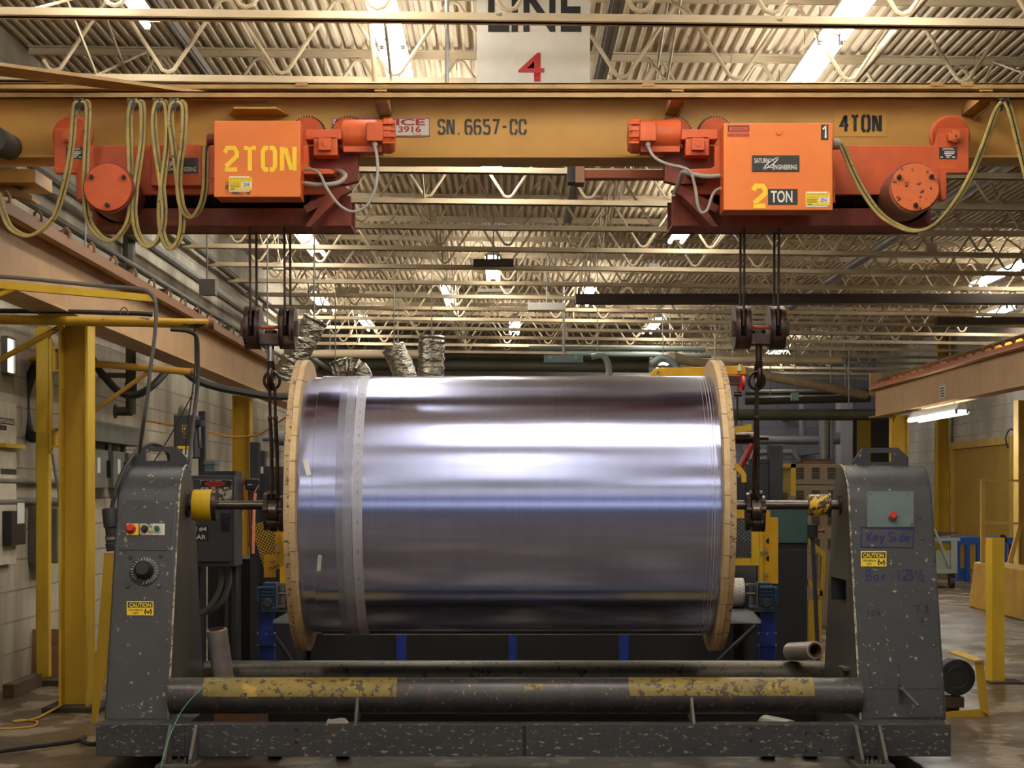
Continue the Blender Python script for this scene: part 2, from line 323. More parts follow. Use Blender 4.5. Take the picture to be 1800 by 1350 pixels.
# ---------------------------------------------------------------- lettering
FONT = {
'2': [[(0,.78),(.12,1),(.48,1),(.6,.8),(.6,.62),(.05,.14)],[(0,0),(.62,0)]],
'T': [[(0,1),(.2,1)],[(.4,1),(.6,1)],[(.3,1.05),(.3,-.05)]],
'O': [[(.27,1),(.1,1),(0,.85),(0,.15),(.1,0),(.27,0)],[(.33,1),(.5,1),(.6,.85),(.6,.15),(.5,0),(.33,0)]],
'N': [[(0,-.05),(0,1.05)],[(.15,1),(.47,0)],[(.62,-.05),(.62,1.05)]],
'4': [[(.42,1),(.0,.36),(.25,.36)],[(.45,1.05),(.45,-.05)],[(.55,.36),(.68,.36)]],
'S': [[(.6,.8),(.48,1),(.12,1),(0,.85),(0,.65),(.12,.53),(.24,.5)],[(.36,.5),(.48,.47),(.6,.35),(.6,.15),(.48,0),(.12,0),(0,.2)]],
'6': [[(.58,.85),(.45,1),(.15,1),(0,.85),(0,.15),(.12,0),(.24,0)],[(.36,0),(.48,0),(.6,.15),(.6,.42),(.48,.55),(.15,.55)]],
'5': [[(.58,1),(.05,1),(.05,.62)],[(.05,.55),(.45,.58),(.6,.45),(.6,.15),(.48,0),(.12,0),(0,.15)]],
'7': [[(0,1),(.6,1),(.25,-.02)]], '-': [[(.1,.5),(.5,.5)]], '.': [[(.15,0),(.3,0)]],
'C': [[(.28,1),(.12,1),(0,.85),(0,.15),(.12,0),(.28,0)],[(.34,1),(.48,1),(.6,.85),(.6,.68)],[(.34,0),(.48,0),(.6,.15),(.6,.32)]],
# handwriting
'K': [[(0,1),(.03,0)],[(.55,1),(.05,.45),(.55,0)]], 'e': [[(.02,.3),(.42,.36),(.38,.55),(.2,.6),(.02,.42),(.02,.15),(.2,0),(.42,.08)]],
'y': [[(0,.6),(.2,.12)],[(.45,.6),(.1,-.4)]], 's': [[(.5,.9),(.2,1),(.02,.8),(.2,.55),(.42,.4),(.45,.12),(.2,0),(0,.1)]],
'i': [[(.1,.55),(.12,0)],[(.12,.78),(.14,.84)]], 'd': [[(.42,.45),(.2,.55),(0,.3),(.15,0),(.42,.15)],[(.45,1),(.42,0)]],
'B': [[(.05,0),(.1,1),(.4,1),(.48,.8),(.35,.55),(.1,.5)],[(.35,.55),(.55,.35),(.45,.05),(.0,0)]],
'a': [[(.4,.5),(.15,.55),(0,.3),(.12,0),(.35,.12),(.42,.5),(.48,0)]], 'r': [[(.02,.55),(.05,0)],[(.05,.35),(.2,.55),(.42,.5)]],
'1': [[(.2,1),(.2,0)]], '3': [[(.02,.9),(.25,1),(.42,.8),(.2,.55),(.45,.4),(.42,.1),(.18,0),(0,.1)]], '/': [[(.45,1.1),(.05,-.1)]],
'0': [[(.2,1),(.02,.6),(.08,.1),(.25,0),(.42,.35),(.38,.85),(.2,1)]], '8': [[(.45,.85),(.2,1),(.08,.8),(.4,.4),(.35,.05),(.12,0),(.05,.25),(.42,.8)]],
'z': [[(0,.85),(.2,1),(.42,.85),(.35,.6),(0,0),(.48,.02)]], '9': [[(.4,.7),(.2,.95),(.02,.7),(.2,.5),(.42,.8),(.4,0)]],
'q': [[(.05,1),(.02,.5),(.4,.5)],[(.4,1),(.36,0)]], '+': [[(.05,.95),(.5,.95)],[(.28,.95),(.25,0)]],
'o': [[(.2,.6),(0,.3),(.2,0),(.4,.3),(.2,.6)]], 'u': [[(0,.6),(.05,.05),(.3,.05),(.42,.6)],[(.42,.6),(.44,0)]], 't': [[(.05,.7),(.42,.72)],[(.2,1),(.22,.05),(.38,.03)]],
'U': [[(0,1),(.03,.1),(.25,0),(.48,.1),(.5,1)]], 'n': [[(0,0),(.05,.75),(.4,0),(.45,.8)]], 'I': [[(.05,1),(.08,0)]], 'A': [[(0,0),(.25,1),(.5,0)],[(.1,.35),(.42,.35)]],
'v': [[(.25,1.1),(.27,0)],[(.0,.45),(.27,0),(.6,.5)]],
'l': [[(0,.74),(.24,.97),(.24,-.02)]],
'#': [[(.15,1),(.1,0)],[(.4,1),(.35,0)],[(0,.65),(.5,.65)],[(0,.35),(.5,.35)]],
}
def strokes(b, s, o, u, v, h, w, adv=.85, aspect=1.0):   # o origin, u/v unit axes on the surface, h cap height, w stroke width
    o = Vector(o); u = Vector(u).normalized(); v = Vector(v).normalized(); x = 0
    for ch in s:
        if ch != ' ':
            for pl in FONT[ch]:
                q = [Vector(((x+px*aspect)*h, py*h)) for px, py in pl]
                n = len(q); lft, rgt = [], []
                for i in range(n):
                    d0 = (q[i]-q[i-1]).normalized() if i else (q[1]-q[0]).normalized()
                    d1 = (q[i+1]-q[i]).normalized() if i < n-1 else d0
                    t = (d0+d1); t = t.normalized() if t.length > .1 else d1
                    nn = Vector((-t.y, t.x)); k = min(1.6, 1/max(.5, nn.dot(Vector((-d1.y, d1.x)))))
                    e = d1*(-w*.0) ; lft.append(q[i]+nn*w/2*k+e); rgt.append(q[i]-nn*w/2*k+e)
                for i in range(n-1):
                    b.quad(*[o+u*c.x+v*c.y for c in (rgt[i], rgt[i+1], lft[i+1], lft[i])])
        x += adv*aspect
    return b
def text(name, s, o, u, v, h, mat, parent, bold=0.0, width=None, align='LEFT', label=None):
    c = bpy.data.curves.new(name, 'FONT'); c.body = s; c.size = 1; c.align_x = align; c.offset = bold; c.resolution_u = 3
    t = bpy.data.objects.new('tmp', c); COL.objects.link(t); bpy.context.view_layer.update()
    me = bpy.data.meshes.new_from_object(t); bpy.data.objects.remove(t); bpy.data.curves.remove(c)
    xs = [q.co.x for q in me.vertices]; ys = [q.co.y for q in me.vertices]
    sy = h/max(1e-6, max(ys)-min(ys)); sx = sy if width is None else width/max(1e-6, max(xs)-min(xs))
    x0 = min(xs) if width is not None and align == 'LEFT' else 0
    o = Vector(o); u = Vector(u).normalized(); v = Vector(v).normalized(); rl = root_loc(parent); y0 = min(ys)
    for q in me.vertices: q.co = o+u*((q.co.x-x0)*sx)+v*((q.co.y-y0)*sy)-rl
    me.name = name; me.materials.clear(); me.materials.append(mat)
    ob = bpy.data.objects.new(name, me); COL.objects.link(ob); ob.parent = parent
    if label: ob['label'] = label
    return ob
XU = Vector((1, 0, 0)); ZU = Vector((0, 0, 1))
def copy_tree(o, parent=None):
    c = o.copy(); COL.objects.link(c)
    if parent: c.parent = parent
    for ch in [k for k in o.children]: copy_tree(ch, c)
    return c
SLOPE = .0115                                       # the roof drains gently to the right
def roof(z, x): return z - SLOPE*x
# ================================================================ lamps
def lamp(x, y, ln, label, group='fluorescent strip lamps under the roof deck', z=3.93, r=.021, hw=.066, hang=0):
    z = roof(z, x) if not hang else z
    t = T('strip_lamp', label, 'ceiling light', (x, y+ln/2, z), group)
    b = B(); b.prism([(x-hw*.5, y, z+.09), (x+hw*.5, y, z+.09), (x+hw, y, z+.012), (x-hw, y, z+.012)], (0, ln, 0)); O('housing', b, sign_wh, t)
    for s in (-1, 1):
        b = B(); b.cyl((x+s*hw*.95, y+.03, z-.015), (x+s*hw*.95, y+ln-.03, z-.015), r, 10); O('tube', b, tube_on, t)
    for e in (y+.012, y+ln-.012):
        for s in (-1, 1): b = B(); b.box(x+s*hw*.95-.014, x+s*hw*.95+.014, e-.012, e+.012, z-.035, z+.02); O('lamp_holder', b, galv, t)
    for e in (y+ln*.15, y+ln*.85):
        b = B(); b.tube([(x, e, z+.085), (x, e, roof(4.205, x) if not hang else hang)], .004, 6); O('hanger', b, galv, t)
    return t
LAMPS = [(1.89, 8.62, 'strip lamp right of the LINE sign, its near tubes cut by the frame'), (1.89, 11.12, 'strip lamp right of the LINE sign, running down behind the crane beam'),
 (-2.0, 8.53, 'strip lamp at the upper left whose tube ends stop under the nearest joist'),
 (-.68, 8.86, 'strip lamp left of the LINE sign, cut by the top of the frame'), (-.68, 11.36, 'strip lamp left of the LINE sign, running down behind the crane beam'),
 (-2.11, 19.0, 'strip lamp seen just right of the left hook block ropes, nearest of that row'), (-2.6, 25.6, 'strip lamp right of the left hook block, lower of two in the row'),
 (-2.2, 28.9, 'strip lamp above the left wooden flange, far down the roof'), (-.12, 13.35, 'strip lamp peeking just under the crane beam at its middle'),
 (-.16, 21.5, 'strip lamp high in the middle of the roof below the crane'), (-.77, 24.5, 'strip lamp left of the middle, above the foil ducts'),
 (.13, 29.3, 'strip lamp in the middle just above the reel'), (1.07, 24.4, 'strip lamp right of the middle, at the left end of the dark girder'),
 (2.3, 28.8, 'strip lamp above the right part of the reel, greenish far end of the roof'), (1.78, 17.6, 'strip lamp just left of the right hoist ropes'),
 (5.0, 34.2, 'strip lamp just right of the right hook'), (5.84, 21.3, 'strip lamp at the far right, upper of two bright ones'), (7.0, 26.4, 'strip lamp at the far right under the dark girder'),
 (-2.05, 16.4, 'strip lamp of the left row, hidden by the left hoist'), (1.89, 13.6, 'strip lamp of the right row, hidden by the right hoist box'),
 (3.2, 37.2, 'strip lamp added at the far end of the roof to brighten the back wall')]  # last lamp is added, only to brighten the back wall
for x, y, lb in LAMPS: lamp(x, y, 2.44, lb)
for x, y in ((-2.05, 5.2), (1.89, 5.2), (.0, 2.6), (-2.05, .4), (1.89, .4), (-2.3, -4), (.3, -4), (2.8, -4), (-2.3, -8.5), (.3, -8.5), (2.8, -8.5)):   # unseen lamps added overhead and behind the camera for front light
    lamp(x, y, 2.44, 'unseen strip lamp added over the front aisle to light the machine')
for x, y in ((-.15, 6.95), (.42, 7.0), (1.0, 6.95), (.02, 5.1)): lamp(x, y, 1.22, 'short strip lamp of the ceiling over the front aisle')
t = lamp(5.07, 21.2, 2.5, 'lit twin tube lamp hung on chains below the tan beam at right', None, z=Z_(722, 21.2), r=.024, hang=2.31)
# ================================================================ room shell
XL, XR, YB = -3.25, 7.75, 40.0
b = B(); b.quad((XL-.1, -12, 0), (XR+.1, -12, 0), (XR+.1, YB+.1, 0), (XL-.1, YB+.1, 0)); ST('floor', b, floor_m)
b = B(); pitch = .0715; h = .027; prof = []; x = XL-.1
while x < XR+.1:
    for f, dz in ((0, 0), (.36, 0), (.5, h), (.86, h)): prof.append((x+f*pitch, dz))
    x += pitch
ra = [b.bm.verts.new((px, -12, roof(4.215, px)+dz)) for px, dz in prof]; rb = [b.bm.verts.new((px, YB, roof(4.215, px)+dz)) for px, dz in prof]
for i in range(len(ra)-1): b.bm.faces.new((ra[i], rb[i], rb[i+1], ra[i+1]))
dk = ST('ceiling', b, deck_m)
b = B()
for i in range(90):
    x, y = random.uniform(-3, 4.2), random.uniform(9.6, 15.5); z = roof(4.22, x); b.tube([(x, y, z), (x+random.uniform(-.006, .006), y, z-random.uniform(.05, .12))], .0028, 5)
tag(O('tie_wire', b, clip_m, dk, 'rusty wire ends hanging from the deck'), kind='stuff')
b = B(); b.box(XL-.2, XL, -12, YB, 0, 4.3); ST('wall_left', b, blockwall('white_block_left', (196, 188, 168), (140, 132, 116), 1, (124, 112, 92)))
b = B(); b.box(XR, XR+.2, -12, YB, 0, 4.2); ST('wall_right', b, blockwall('white_block_right', (206, 202, 190), (150, 146, 136), 1, (168, 160, 146)))
b = B(); b.box(XL-.2, XR+.2, YB, YB+.2, 0, 4.3); ST('wall_back', b, blockwall('blue_lit_block_back', (176, 180, 200), (110, 112, 126), 0, (150, 154, 172)))  # the blue light on the far wall is put into its block colour
dy0, dy1 = 3350*7.7/890, 3350*7.7/788
b = B(); b.box(XR-.06, XR-.012, dy0, dy1, 0, Z_(788, dy1)-.02)
d = ST('door_1', b, pm('door_yellow_paint', (188, 150, 56), .6, var=(172, 134, 48), vs=2))
b = B(); zt = Z_(788, dy1)
b.box(XR-.1, XR-.005, dy1-.02, dy1+.14, 0, zt+.1); b.box(XR-.1, XR-.005, dy0-.14, dy0+.02, 0, zt+.1); b.box(XR-.1, XR-.005, dy0, dy1, zt-.02, zt+.1)
O('door_frame', b, yel_pale, d)
b = B(); b.box(XL+.002, XL+.02, 11.85, 12.9, 1.25+.0, 2.36)
# small bright pane at the far left of the wall
b = B(); wy0, wy1 = 12.29, 12.48; b.box(XL-.005, XL+.02, wy0, wy1, Z_(654, 12.3), Z_(594, 12.3)); w = ST('window_1', b, glass_lit)
b = B()
for yy in (wy0-.03, wy1): b.box(XL, XL+.035, yy, yy+.03, Z_(656, 12.3), Z_(592, 12.3))
b.box(XL, XL+.035, wy0, wy1, Z_(658, 12.3), Z_(654, 12.3)); b.box(XL, XL+.035, wy0, wy1, Z_(594, 12.3), Z_(590, 12.3))
O('window_frame', b, wall_grey, w)
# ================================================================ roof joists
JS, JY0, JB, JT = 1.524, 9.67, 3.64, 4.185
def joist():
    r = T('roof_joist', '', 'roof joist', (0, 0, 0), 'open web roof joists')
    x0, x1 = XL+.02, XR-.02
    b = B()
    for s in (-1, 1):
        y0, y1 = (s*.012, s*.052) if s > 0 else (s*.052, s*.012)
        b.box(x0, x1, y0, y1, JB, JB+.009); b.box(x0, x1, min(s*.012, s*.02), max(s*.012, s*.02), JB, JB+.046)
    O('bottom_chord', b, joist_m, r)
    b = B()
    for s in (-1, 1):
        y0, y1 = (s*.012, s*.052) if s > 0 else (s*.052, s*.012)
        b.box(x0, x1, y0, y1, JT, JT+.009); b.box(x0, x1, min(s*.012, s*.02), max(s*.012, s*.02), JT-.04, JT+.009)
    O('top_chord', b, joist_m, r)
    b = B(); pts = []; p = .667; n0 = math.ceil((x0+2.03)/p); n = int((x1-x0)/p)-1
    for k in range(n):
        xb = -2.03+(n0+k)*p; xt = xb+p/2; zb, zt = JB+.026, JT-.012
        def lerp(xa, za, xc, zc, t): return (xa+(xc-xa)*t, 0, za+(zc-za)*t)
        for (xa, za, xp, zp, xn, zn) in ((xb, zb, xb-p/2, zt, xb+p/2, zt), (xt, zt, xt-p/2, zb, xt+p/2, zb)):
            q0, q1 = Vector(lerp(xa, za, xp, zp, .2)), Vector(lerp(xa, za, xn, zn, .2)); c = Vector((xa, 0, za))
            sh = .22*(q0.z-c.z)
            for tt in (0, .25, .5, .75, 1):
                v = q0*(1-tt)**2+c*2*tt*(1-tt)+q1*tt*tt; pts.append(v+Vector((0, 0, -sh if zp > za else -sh)) * (1 if 0 < tt < 1 else 0)*.6)
    b.tube(pts, .0128, 6); O('web_rod', b, joist_m, r)
    for xx in (-2.45, -.72, .9, 3.2, 5.1):
        b = B(); b.tube([(xx, 0, JB+.04), (xx, JS-.02, JT-.02)], .009, 5); b.tube([(xx, JS-.02, JB+.05), (xx, 0, JT-.03)], .009, 5); O('cross_brace', b, joist_m, r)
    r.rotation_euler = (0, SLOPE, 0)
    return r
ORD = ['first', 'second', 'third', 'fourth', 'fifth', 'sixth', 'seventh', 'eighth', 'ninth', 'tenth', 'eleventh', 'twelfth', 'thirteenth', 'fourteenth', 'fifteenth', 'sixteenth', 'seventeenth', 'eighteenth']
j0 = joist()
for k in range(20):
    j = j0 if k == 0 else copy_tree(j0)
    j.location = (0, JY0+JS*k, 0)
    j['label'] = ('nearest cream roof joist, its bottom chord crossing in front of the LINE sign' if k == 0 else
        'cream roof joist right behind the crane beam, its web bends resting along the beam top' if k == 1 else
        'cream roof joist whose top chord shows just above the crane beam' if k == 2 else
        'cream roof joist whose bottom chord is %s below the crane beam, counted downward' % ORD[k-3])
# galvanised channel, conduits along the roof
def along(name, px, py, Zr, y0, y1, r, mat, label, cat, box=False):
    Y = (Zr-ZC)*F/(VY-py); x = X_(px, Y); zz = Zr
    b = B()
    if box:
        b.box(x-r, x+r, y0, y1, zz, zz+.045)
        for s in (-.45, .45): b.box(x+s*r-.006, x+s*r+.006, y0, y1, zz-.012, zz)
    else: b.cyl((x, y0, zz), (x, y1, zz), r, 12)
    return TT(name, b, mat, label, cat)
along('strut_channel', 1066, 90, 3.95, 7.5, 19, .042, galv, 'galvanised double channel running back just right of the LINE sign', 'channel', True)
along('strut_channel', 326, 85, 3.90, 8.2, 20, .035, galv, 'dull grey channel running back beside the upper left strip lamp', 'channel', True)
along('conduit_pipe', 1560, 72, 3.86, 7.5, 26, .026, joist_m, 'cream conduit running back to the right of the upper right lamp', 'pipe')
along('conduit_pipe', 1600, 400, 3.95, 14, 34, .055, galv, 'silver round duct slanting back under the right part of the roof', 'pipe')
# ================================================================ LINE 4 sign
Ys = 10.25
b = B(); b.pbox(838, -60, 1037, 190, Ys, Ys+.02)
sg = TT('line_sign', b, sign_wh, 'white hanging sign reading LINE with a red 4 above the crane', 'sign')
text('lettering', 'LINE', P(858, 56, Ys-.003), XU, ZU, 76*Ys/F, ink_blk, sg, bold=.018, width=164*Ys/F, label='black word LINE')
text('lettering', '4', P(911, 143.5, Ys-.003), XU, ZU, 51*Ys/F, sign_red, sg, bold=.008, width=46*Ys/F, label='red numeral 4')
b = B()
for px in (866, 1010): b.tube([P(px, -58, Ys+.01), (X_(px, Ys), Ys+.01, roof(4.2, 0))], .004, 6)
O('hanging_wire', b, galv, sg)
# ================================================================ overhead crane
YW = 9.3
zf = 2.868                                          # underside of the bottom flange
cr = T('overhead_crane', 'yellow overhead crane beam stenciled 4TON and SN.6657-CC spanning the aisle', 'crane', (0, YW, zf))
x0, x1 = -2.74, 4.9
b = B(); b.box(x0, x1, YW-.01, YW+.01, zf+.012, Z_(148, YW)); O('web_plate', b, yel_crane, cr)
b = B(); b.box(x0, x1, YW-.125, YW+.125, zf, zf+.014); O('bottom_flange', b, yel_crane, cr, bev=.003)
b = B(); zt = Z_(158, 9.1)
b.box(x0, x1, 9.1, 9.112, zt, Z_(145.5, 9.1)); b.box(x0, x1, 9.1, 9.5, Z_(145.5, 9.1)-.01, Z_(145.5, 9.1)); b.box(x0, x1, 9.1, 9.16, zt, zt+.008)
O('cap_channel', b, tan_edge, cr, bev=.002)
b = B(); yr = 8.86; z0, z1 = Z_(172.5, yr), Z_(160.5, yr)
b.box(x0, x1, yr, yr+.006, z0, z1); b.box(x0, x1, yr, yr+.045, z1-.006, z1); b.box(x0, x1, yr+.039, yr+.045, z0, z1); b.box(x0, x1, yr, yr+.012, z0, z0+.004)
O('festoon_track', b, tan_edge, cr)
for px in (668, 1193, 1738):
    b = B(); s = -1 if px < 900 else 1
    xa = X_(px, yr+.02)
    b.box(xa-.03, xa+.03, yr+.046, YW-.01, z0+.004, z0+.05); b.box(xa+s*.026, xa+s*.03, yr+.046, YW-.01, z0-.02, z0+.05)
    O('track_bracket', b, tan_edge, cr)
for px in (530, 1647, 1700, 1140):
    b = B(); b.pbox(px-11, 144, px+11, 151, 9.095, 9.1); O('rail_splice', b, tan_edge, cr)
b = B(); p0 = P(470, 181, YW-.012); zb = p0.z
b.prism([(p0.x, YW-.012, zb), (p0.x-.2, YW-.012, zb), (-2.74, 8.42, zb), (-2.5, 8.3, zb)], (0, 0, .016)); O('knee_brace', b, tan_edge, cr)
b = B(); zp = Z_(197, 9.2); b.prism([(X_(398, 9.2), YW-.012, zp), (X_(505, 9.2), YW-.012, zp), (X_(490, 9.2), 9.12, zp), (X_(415, 9.2), 9.12, zp)], (0, 0, .008)); O('gusset_plate', b, yel_crane, cr)
# end truck at the left, riding on the runway beam
b = B(); b.box(-2.85, -2.52, 7.6, 9.44, 2.66, zf); O('end_truck', b, tan_edge, cr)
b = B(); b.pbox(-30, 297, 62, 321, 9.25, 9.6); O('truck_plate', b, yel_crane, cr, bev=.003)
b = B(); b.pprism([(-30, 318), (8, 321), (56, 344), (56, 352), (-30, 332)], 9.35, 9.5); O('truck_bracket', b, tan_edge, cr)
b = B(); pb = P(-14, 246, 8.5); b.cyl((X_(-14, 8.6), 8.6, Z_(243, 8.6)), (X_(12, 9.1), 9.14, Z_(256, 9.1)), .062, 20, inner=.024); O('rubber_bumper', b, black_rub, cr)
# writing on the web
yw = YW-.0125
b = B(); strokes(b, 'SN.6657-CC', P(771, 235, yw), XU, ZU, 24*yw/F, 4.1*yw/F, adv=.93, aspect=.71); O('lettering', b, ink_gry, cr, 'dark stenciled serial SN.6657-CC')
b = B(); b.pbox(1468, 193, 1558, 240, yw-.001, yw); O('repainted_patch', b, pm('crane_yellow_fresh', (210, 160, 66), .5), cr)
b = B(); strokes(b, '4TON', P(1478, 230, yw-.003), XU, ZU, 26*yw/F, 5.6*yw/F, adv=.98, aspect=.75); O('lettering', b, ink_blk, cr, 'black stenciled words 4TON')
b = B(); b.pbox(584, 206.5, 756, 240, yw-.004, yw); sp = O('service_sticker', b, sign_wh, cr, 'white sticker with red print SERVICE and TULSA')
b = B(); y_ = yw-.0045
for a in ((584.5,207,755.5,208.6),(584.5,238,755.5,239.6),(584.5,207,586,239.6),(754,207,755.5,239.6)): b.pbox(*a, y_, y_+.0005)
O('border', b, sign_red, sp)
text('lettering', 'P SERVICE', P(590, 220.5, y_), XU, ZU, 11.5*y_/F, sign_red, sp, bold=.03, width=157*y_/F)
text('lettering', '3916', P(700, 233, y_), XU, ZU, 11.5*y_/F, sign_red, sp, bold=.03, width=40*y_/F)
text('lettering', 'TULSA', P(725, 238, y_), XU, ZU, 4*y_/F, sign_red, sp, width=16*y_/F)
# ================================================================ hoists
def plate_logo(parent, cx, cy, w, h, Y, k=1.0):
    b = B(); b.pbox(cx-w/2, cy-h/2, cx+w/2, cy+h/2, Y-.004, Y); p = O('maker_plate', b, plate_dk, parent, 'dark maker plate with white lettering')
    y = Y-.0046
    text('lettering', 'SATURN', P(cx-w*.45, cy-h*.02, y), XU, ZU, h*.30*y/F, ink_wh, p, bold=.012, width=w*.31*y/F)
    text('lettering', 'ENGINEERING', P(cx-w*.06, cy+h*.39, y), XU, ZU, h*.30*y/F, ink_wh, p, bold=.012, width=w*.51*y/F)
    b = B(); s = y/F; c = P(cx-w*.10, cy, y)
    b.tube([c+Vector((math.cos(a)*h*.2*s, 0, math.sin(a)*h*.28*s)) for a in [i*2*PI/20 for i in range(20)]], .5*s, 5, closed=True)
    for rr in (1, .78):
        b.tube([c+Vector((math.cos(a)*w*.19*rr*s*.82-math.sin(a)*h*.13*rr*s*.6, 0, math.cos(a)*w*.19*rr*s*.62+math.sin(a)*h*.13*rr*s*.8)) for a in [i*2*PI/28 for i in range(28)]], .5*s, 5, closed=True)
    O('ringed_emblem', b, ink_wh, p)
def insp_tag(parent, x0, y0, x1, y1, Y, num, torn=True):
    if torn:
        b = B(); b.pbox(x0+1, y0-2, x1-4, y1+3, Y-.002, Y); O('old_sticker', b, paper, parent)
    b = B(); b.pbox(x0, y0, x1, y1, Y-.004, Y-.002); p = O('inspection_tag', b, stick_yel, parent, 'yellow inspection tag with a handwritten number')
    y = Y-.0046; w, h = x1-x0, y1-y0
    text('lettering', 'Jan Feb Mar Apr May Jun', P(x0+w*.04, y0+h*.2, y), XU, ZU, h*.14*y/F, ink_blk, p, width=w*.9*y/F)
    text('lettering', 'Jul Aug Sep Oct Nov Dec', P(x0+w*.04, y0+h*.42, y), XU, ZU, h*.14*y/F, ink_blk, p, width=w*.9*y/F)
    b = B()
    for i in range(4): b.pbox(x0+w*.05, y0+h*(.5+.09*i), x0+w*(.5-.06*(i % 2)), y0+h*(.53+.09*i), y, y+.0004)
    b.pbox(x0+w*.08, y1-h*.12, x0+w*.26, y1-h*.05, y, y+.0004); O('printed_lines', b, ink_blk, p)
    b = B(); b.pbox(x0+w*.54, y0+h*.36, x0+w*.98, y0+h*.78, y-.0005, y); O('number_box', b, paper, p)
    b = B(); strokes(b, num, P(x0+w*.62, y0+h*.7, y-.001), XU, ZU, h*.24*y/F, .9*y/F, adv=.75); O('handwriting', b, ink_dkblk, p)
def hoist(right):
    m = (lambda x: x) if right else (lambda x: 1798-x)
    sg = 1 if right else -1
    r = T('crane_hoist', 'right orange crane hoist with a yellow 2 beside a black TON plate' if right else
          'left orange crane hoist whose box is sprayed with yellow 2TON', 'hoist', P(m(1334), 395, YW), 'orange hoists hanging from the crane beam')
    def pp(b, pix, Y0, Y1): return b.pprism([(m(x), y) for x, y in pix], Y0, Y1)
    b = B(); pp(b, [(1190, 342), (1190, 300), (1225, 300), (1225, 256), (1644, 256), (1650, 226), (1703, 226), (1703, 300), (1664, 302), (1664, 351), (1648, 351), (1648, 342)], 9.04, 9.075)
    O('side_plate', b, orange, r, bev=.003)
    b = B(); pp(b, [(1654, 351), (1654, 294), (1664, 293), (1703, 297), (1703, 304), (1664, 304), (1664, 351)], 8.985, 9.04); O('angle_bracket', b, orange, r, bev=.003)
    for cx in (1671, ):
        b = B(); c = P(m(cx), 237, 9.12); b.lathe(c-Vector((0, .03, 0)), (0, 1, 0), [(0, .082), (.008, .086), (.04, .086), (.046, .098), (.06, .098)], 36); wh = O('trolley_wheel', b, orange, r)
        b = B(); c = P(m(1677), 239, 9.0); b.cyl(c+Vector((0, .04, 0)), c-Vector((0, .012, 0)), .031, 6); b.cyl(c-Vector((0, .012, 0)), c-Vector((0, .02, 0)), .02, 16); O('axle_bolt', b, orange_chip, wh)
    for cx, cy in ((1257, 236), (1185, 236)):
        b = B(); c = P(m(cx), cy, 9.13); b.gear(c, .089, .080, 40, 9.125, 9.16); dg = O('drive_gear', b, dark_steel, r); b = B(); b.cyl(c-Vector((0, .012, 0)), c, .079, 36); O('gear_face', b, orange, dg)
    # drum, its covers
    zd = Z_(352, YW); b = B(); pr = [(0, .10), (.0, .118)]; L = abs(X_(1575, YW)-X_(1225, YW)); n = 46
    for i in range(n): pr += [(L*(i+.05)/n, .112), (L*(i+.5)/n, .121), (L*(i+.95)/n, .112)]
    pr += [(L, .10)]
    b.lathe((X_(m(1225), YW), YW-.03, zd), (sg, 0, 0), pr, 28); O('rope_drum', b, dark_steel, r)
    b = B(); c0 = P(m(1609), 329, 8.8); b.cyl(c0, c0+Vector((0, .02, 0)), .1095, 40); cv = O('end_cover', b, orange_chip if right else orange, r, bev=.002)
    b = B()
    for px, py in ((1580, 312), (1637, 311), (1609, 361)):
        c = P(m(px), py, 8.8)
        b.cyl(c-Vector((0, .016, 0)), c+Vector((0, .01, 0)), .011, 8); b.cyl(c-Vector((0, .03, 0)), c, .006, 8)
    O('cover_bolt', b, dark_steel, cv)
    b = B(); b.cyl(c0+Vector((0, .02, 0)), c0+Vector((0, .3, 0)), .118, 40); O('motor_barrel', b, orange_dark if not right else pm('barrel_worn', (150, 92, 70), .5, var=(96, 60, 48), vs=8), r)
    b = B(); q = P(m(1592), 346, 9.12); b.cyl(q, q+Vector((-sg*.0, .22, 0)), .125, 32); O('gear_case', b, orange_dark, r)
    # load frame below
    b = B(); pp(b, [(1181, 397), (1181, 345), (1240, 330), (1262, 366), (1636, 366), (1636, 397)], 9.12, 9.14); b.box(X_(m(1182), 9.12), X_(m(1636), 9.12), 9.4, 9.42, Z_(397, 9.12), Z_(340, 9.12)); b.box(X_(m(1182), 9.12), X_(m(1636), 9.12), 9.14, 9.4, Z_(396, 9.12), Z_(396, 9.12)+.012)
    O('load_frame', b, orange_dark, r, bev=.002)
    b = B(); pp(b, [(1225, 345), (1200, 345), (1252, 398), (1262, 398)], 8.96, 9.12); pp(b, [(1180, 335), (1195, 326), (1265, 362), (1258, 374)], 9.0, 9.05); O('diagonal_strut', b, orange_dark, r)
    b = B(); pp(b, [(1183, 262), (1240, 262), (1255, 300), (1240, 322), (1190, 324), (1168, 318), (1168, 262)], 9.0, 9.06); O('drive_bracket', b, orange_dark, r, bev=.003)
    b = B(); pp(b, [(1208, 302), (1216, 297), (1248, 296), (1256, 292), (1256, 256), (1275, 256), (1275, 306), (1212, 306)], 8.9, 8.99); O('box_bracket', b, orange, r, bev=.003)
    # drive motor, its cap, box and gearbox
    Ym = 8.98; zm = Z_(239, Ym); b = B()
    b.lathe((X_(m(1195), Ym), Ym, zm), (-sg, 0, 0), [(0, .05), (0, .068), (.012, .076), (.19, .076)], 32)
    b.box(X_(m(1193), Ym), X_(m(1125), Ym), Ym-.05, Ym+.05, zm-.083, zm-.05); mo = O('drive_motor', b, orange, r)
    b = B(); b.lathe((X_(m(1123), Ym), Ym, zm), (-sg, 0, 0), [(0, .074), (0, .083), (.035, .083), (.052, .07), (.055, .03)], 32)
    for i in range(4): b.box(X_(m(1122), Ym)-.003, X_(m(1103), Ym)+.003, Ym-.086, Ym-.074, zm-.05+i*.03, zm-.042+i*.03)
    O('fan_cowl', b, orange, mo)
    b = B(); b.pbox(m(1125), 214, m(1154), 248, 8.875, 8.93); O('terminal_box', b, orange, mo, bev=.006)
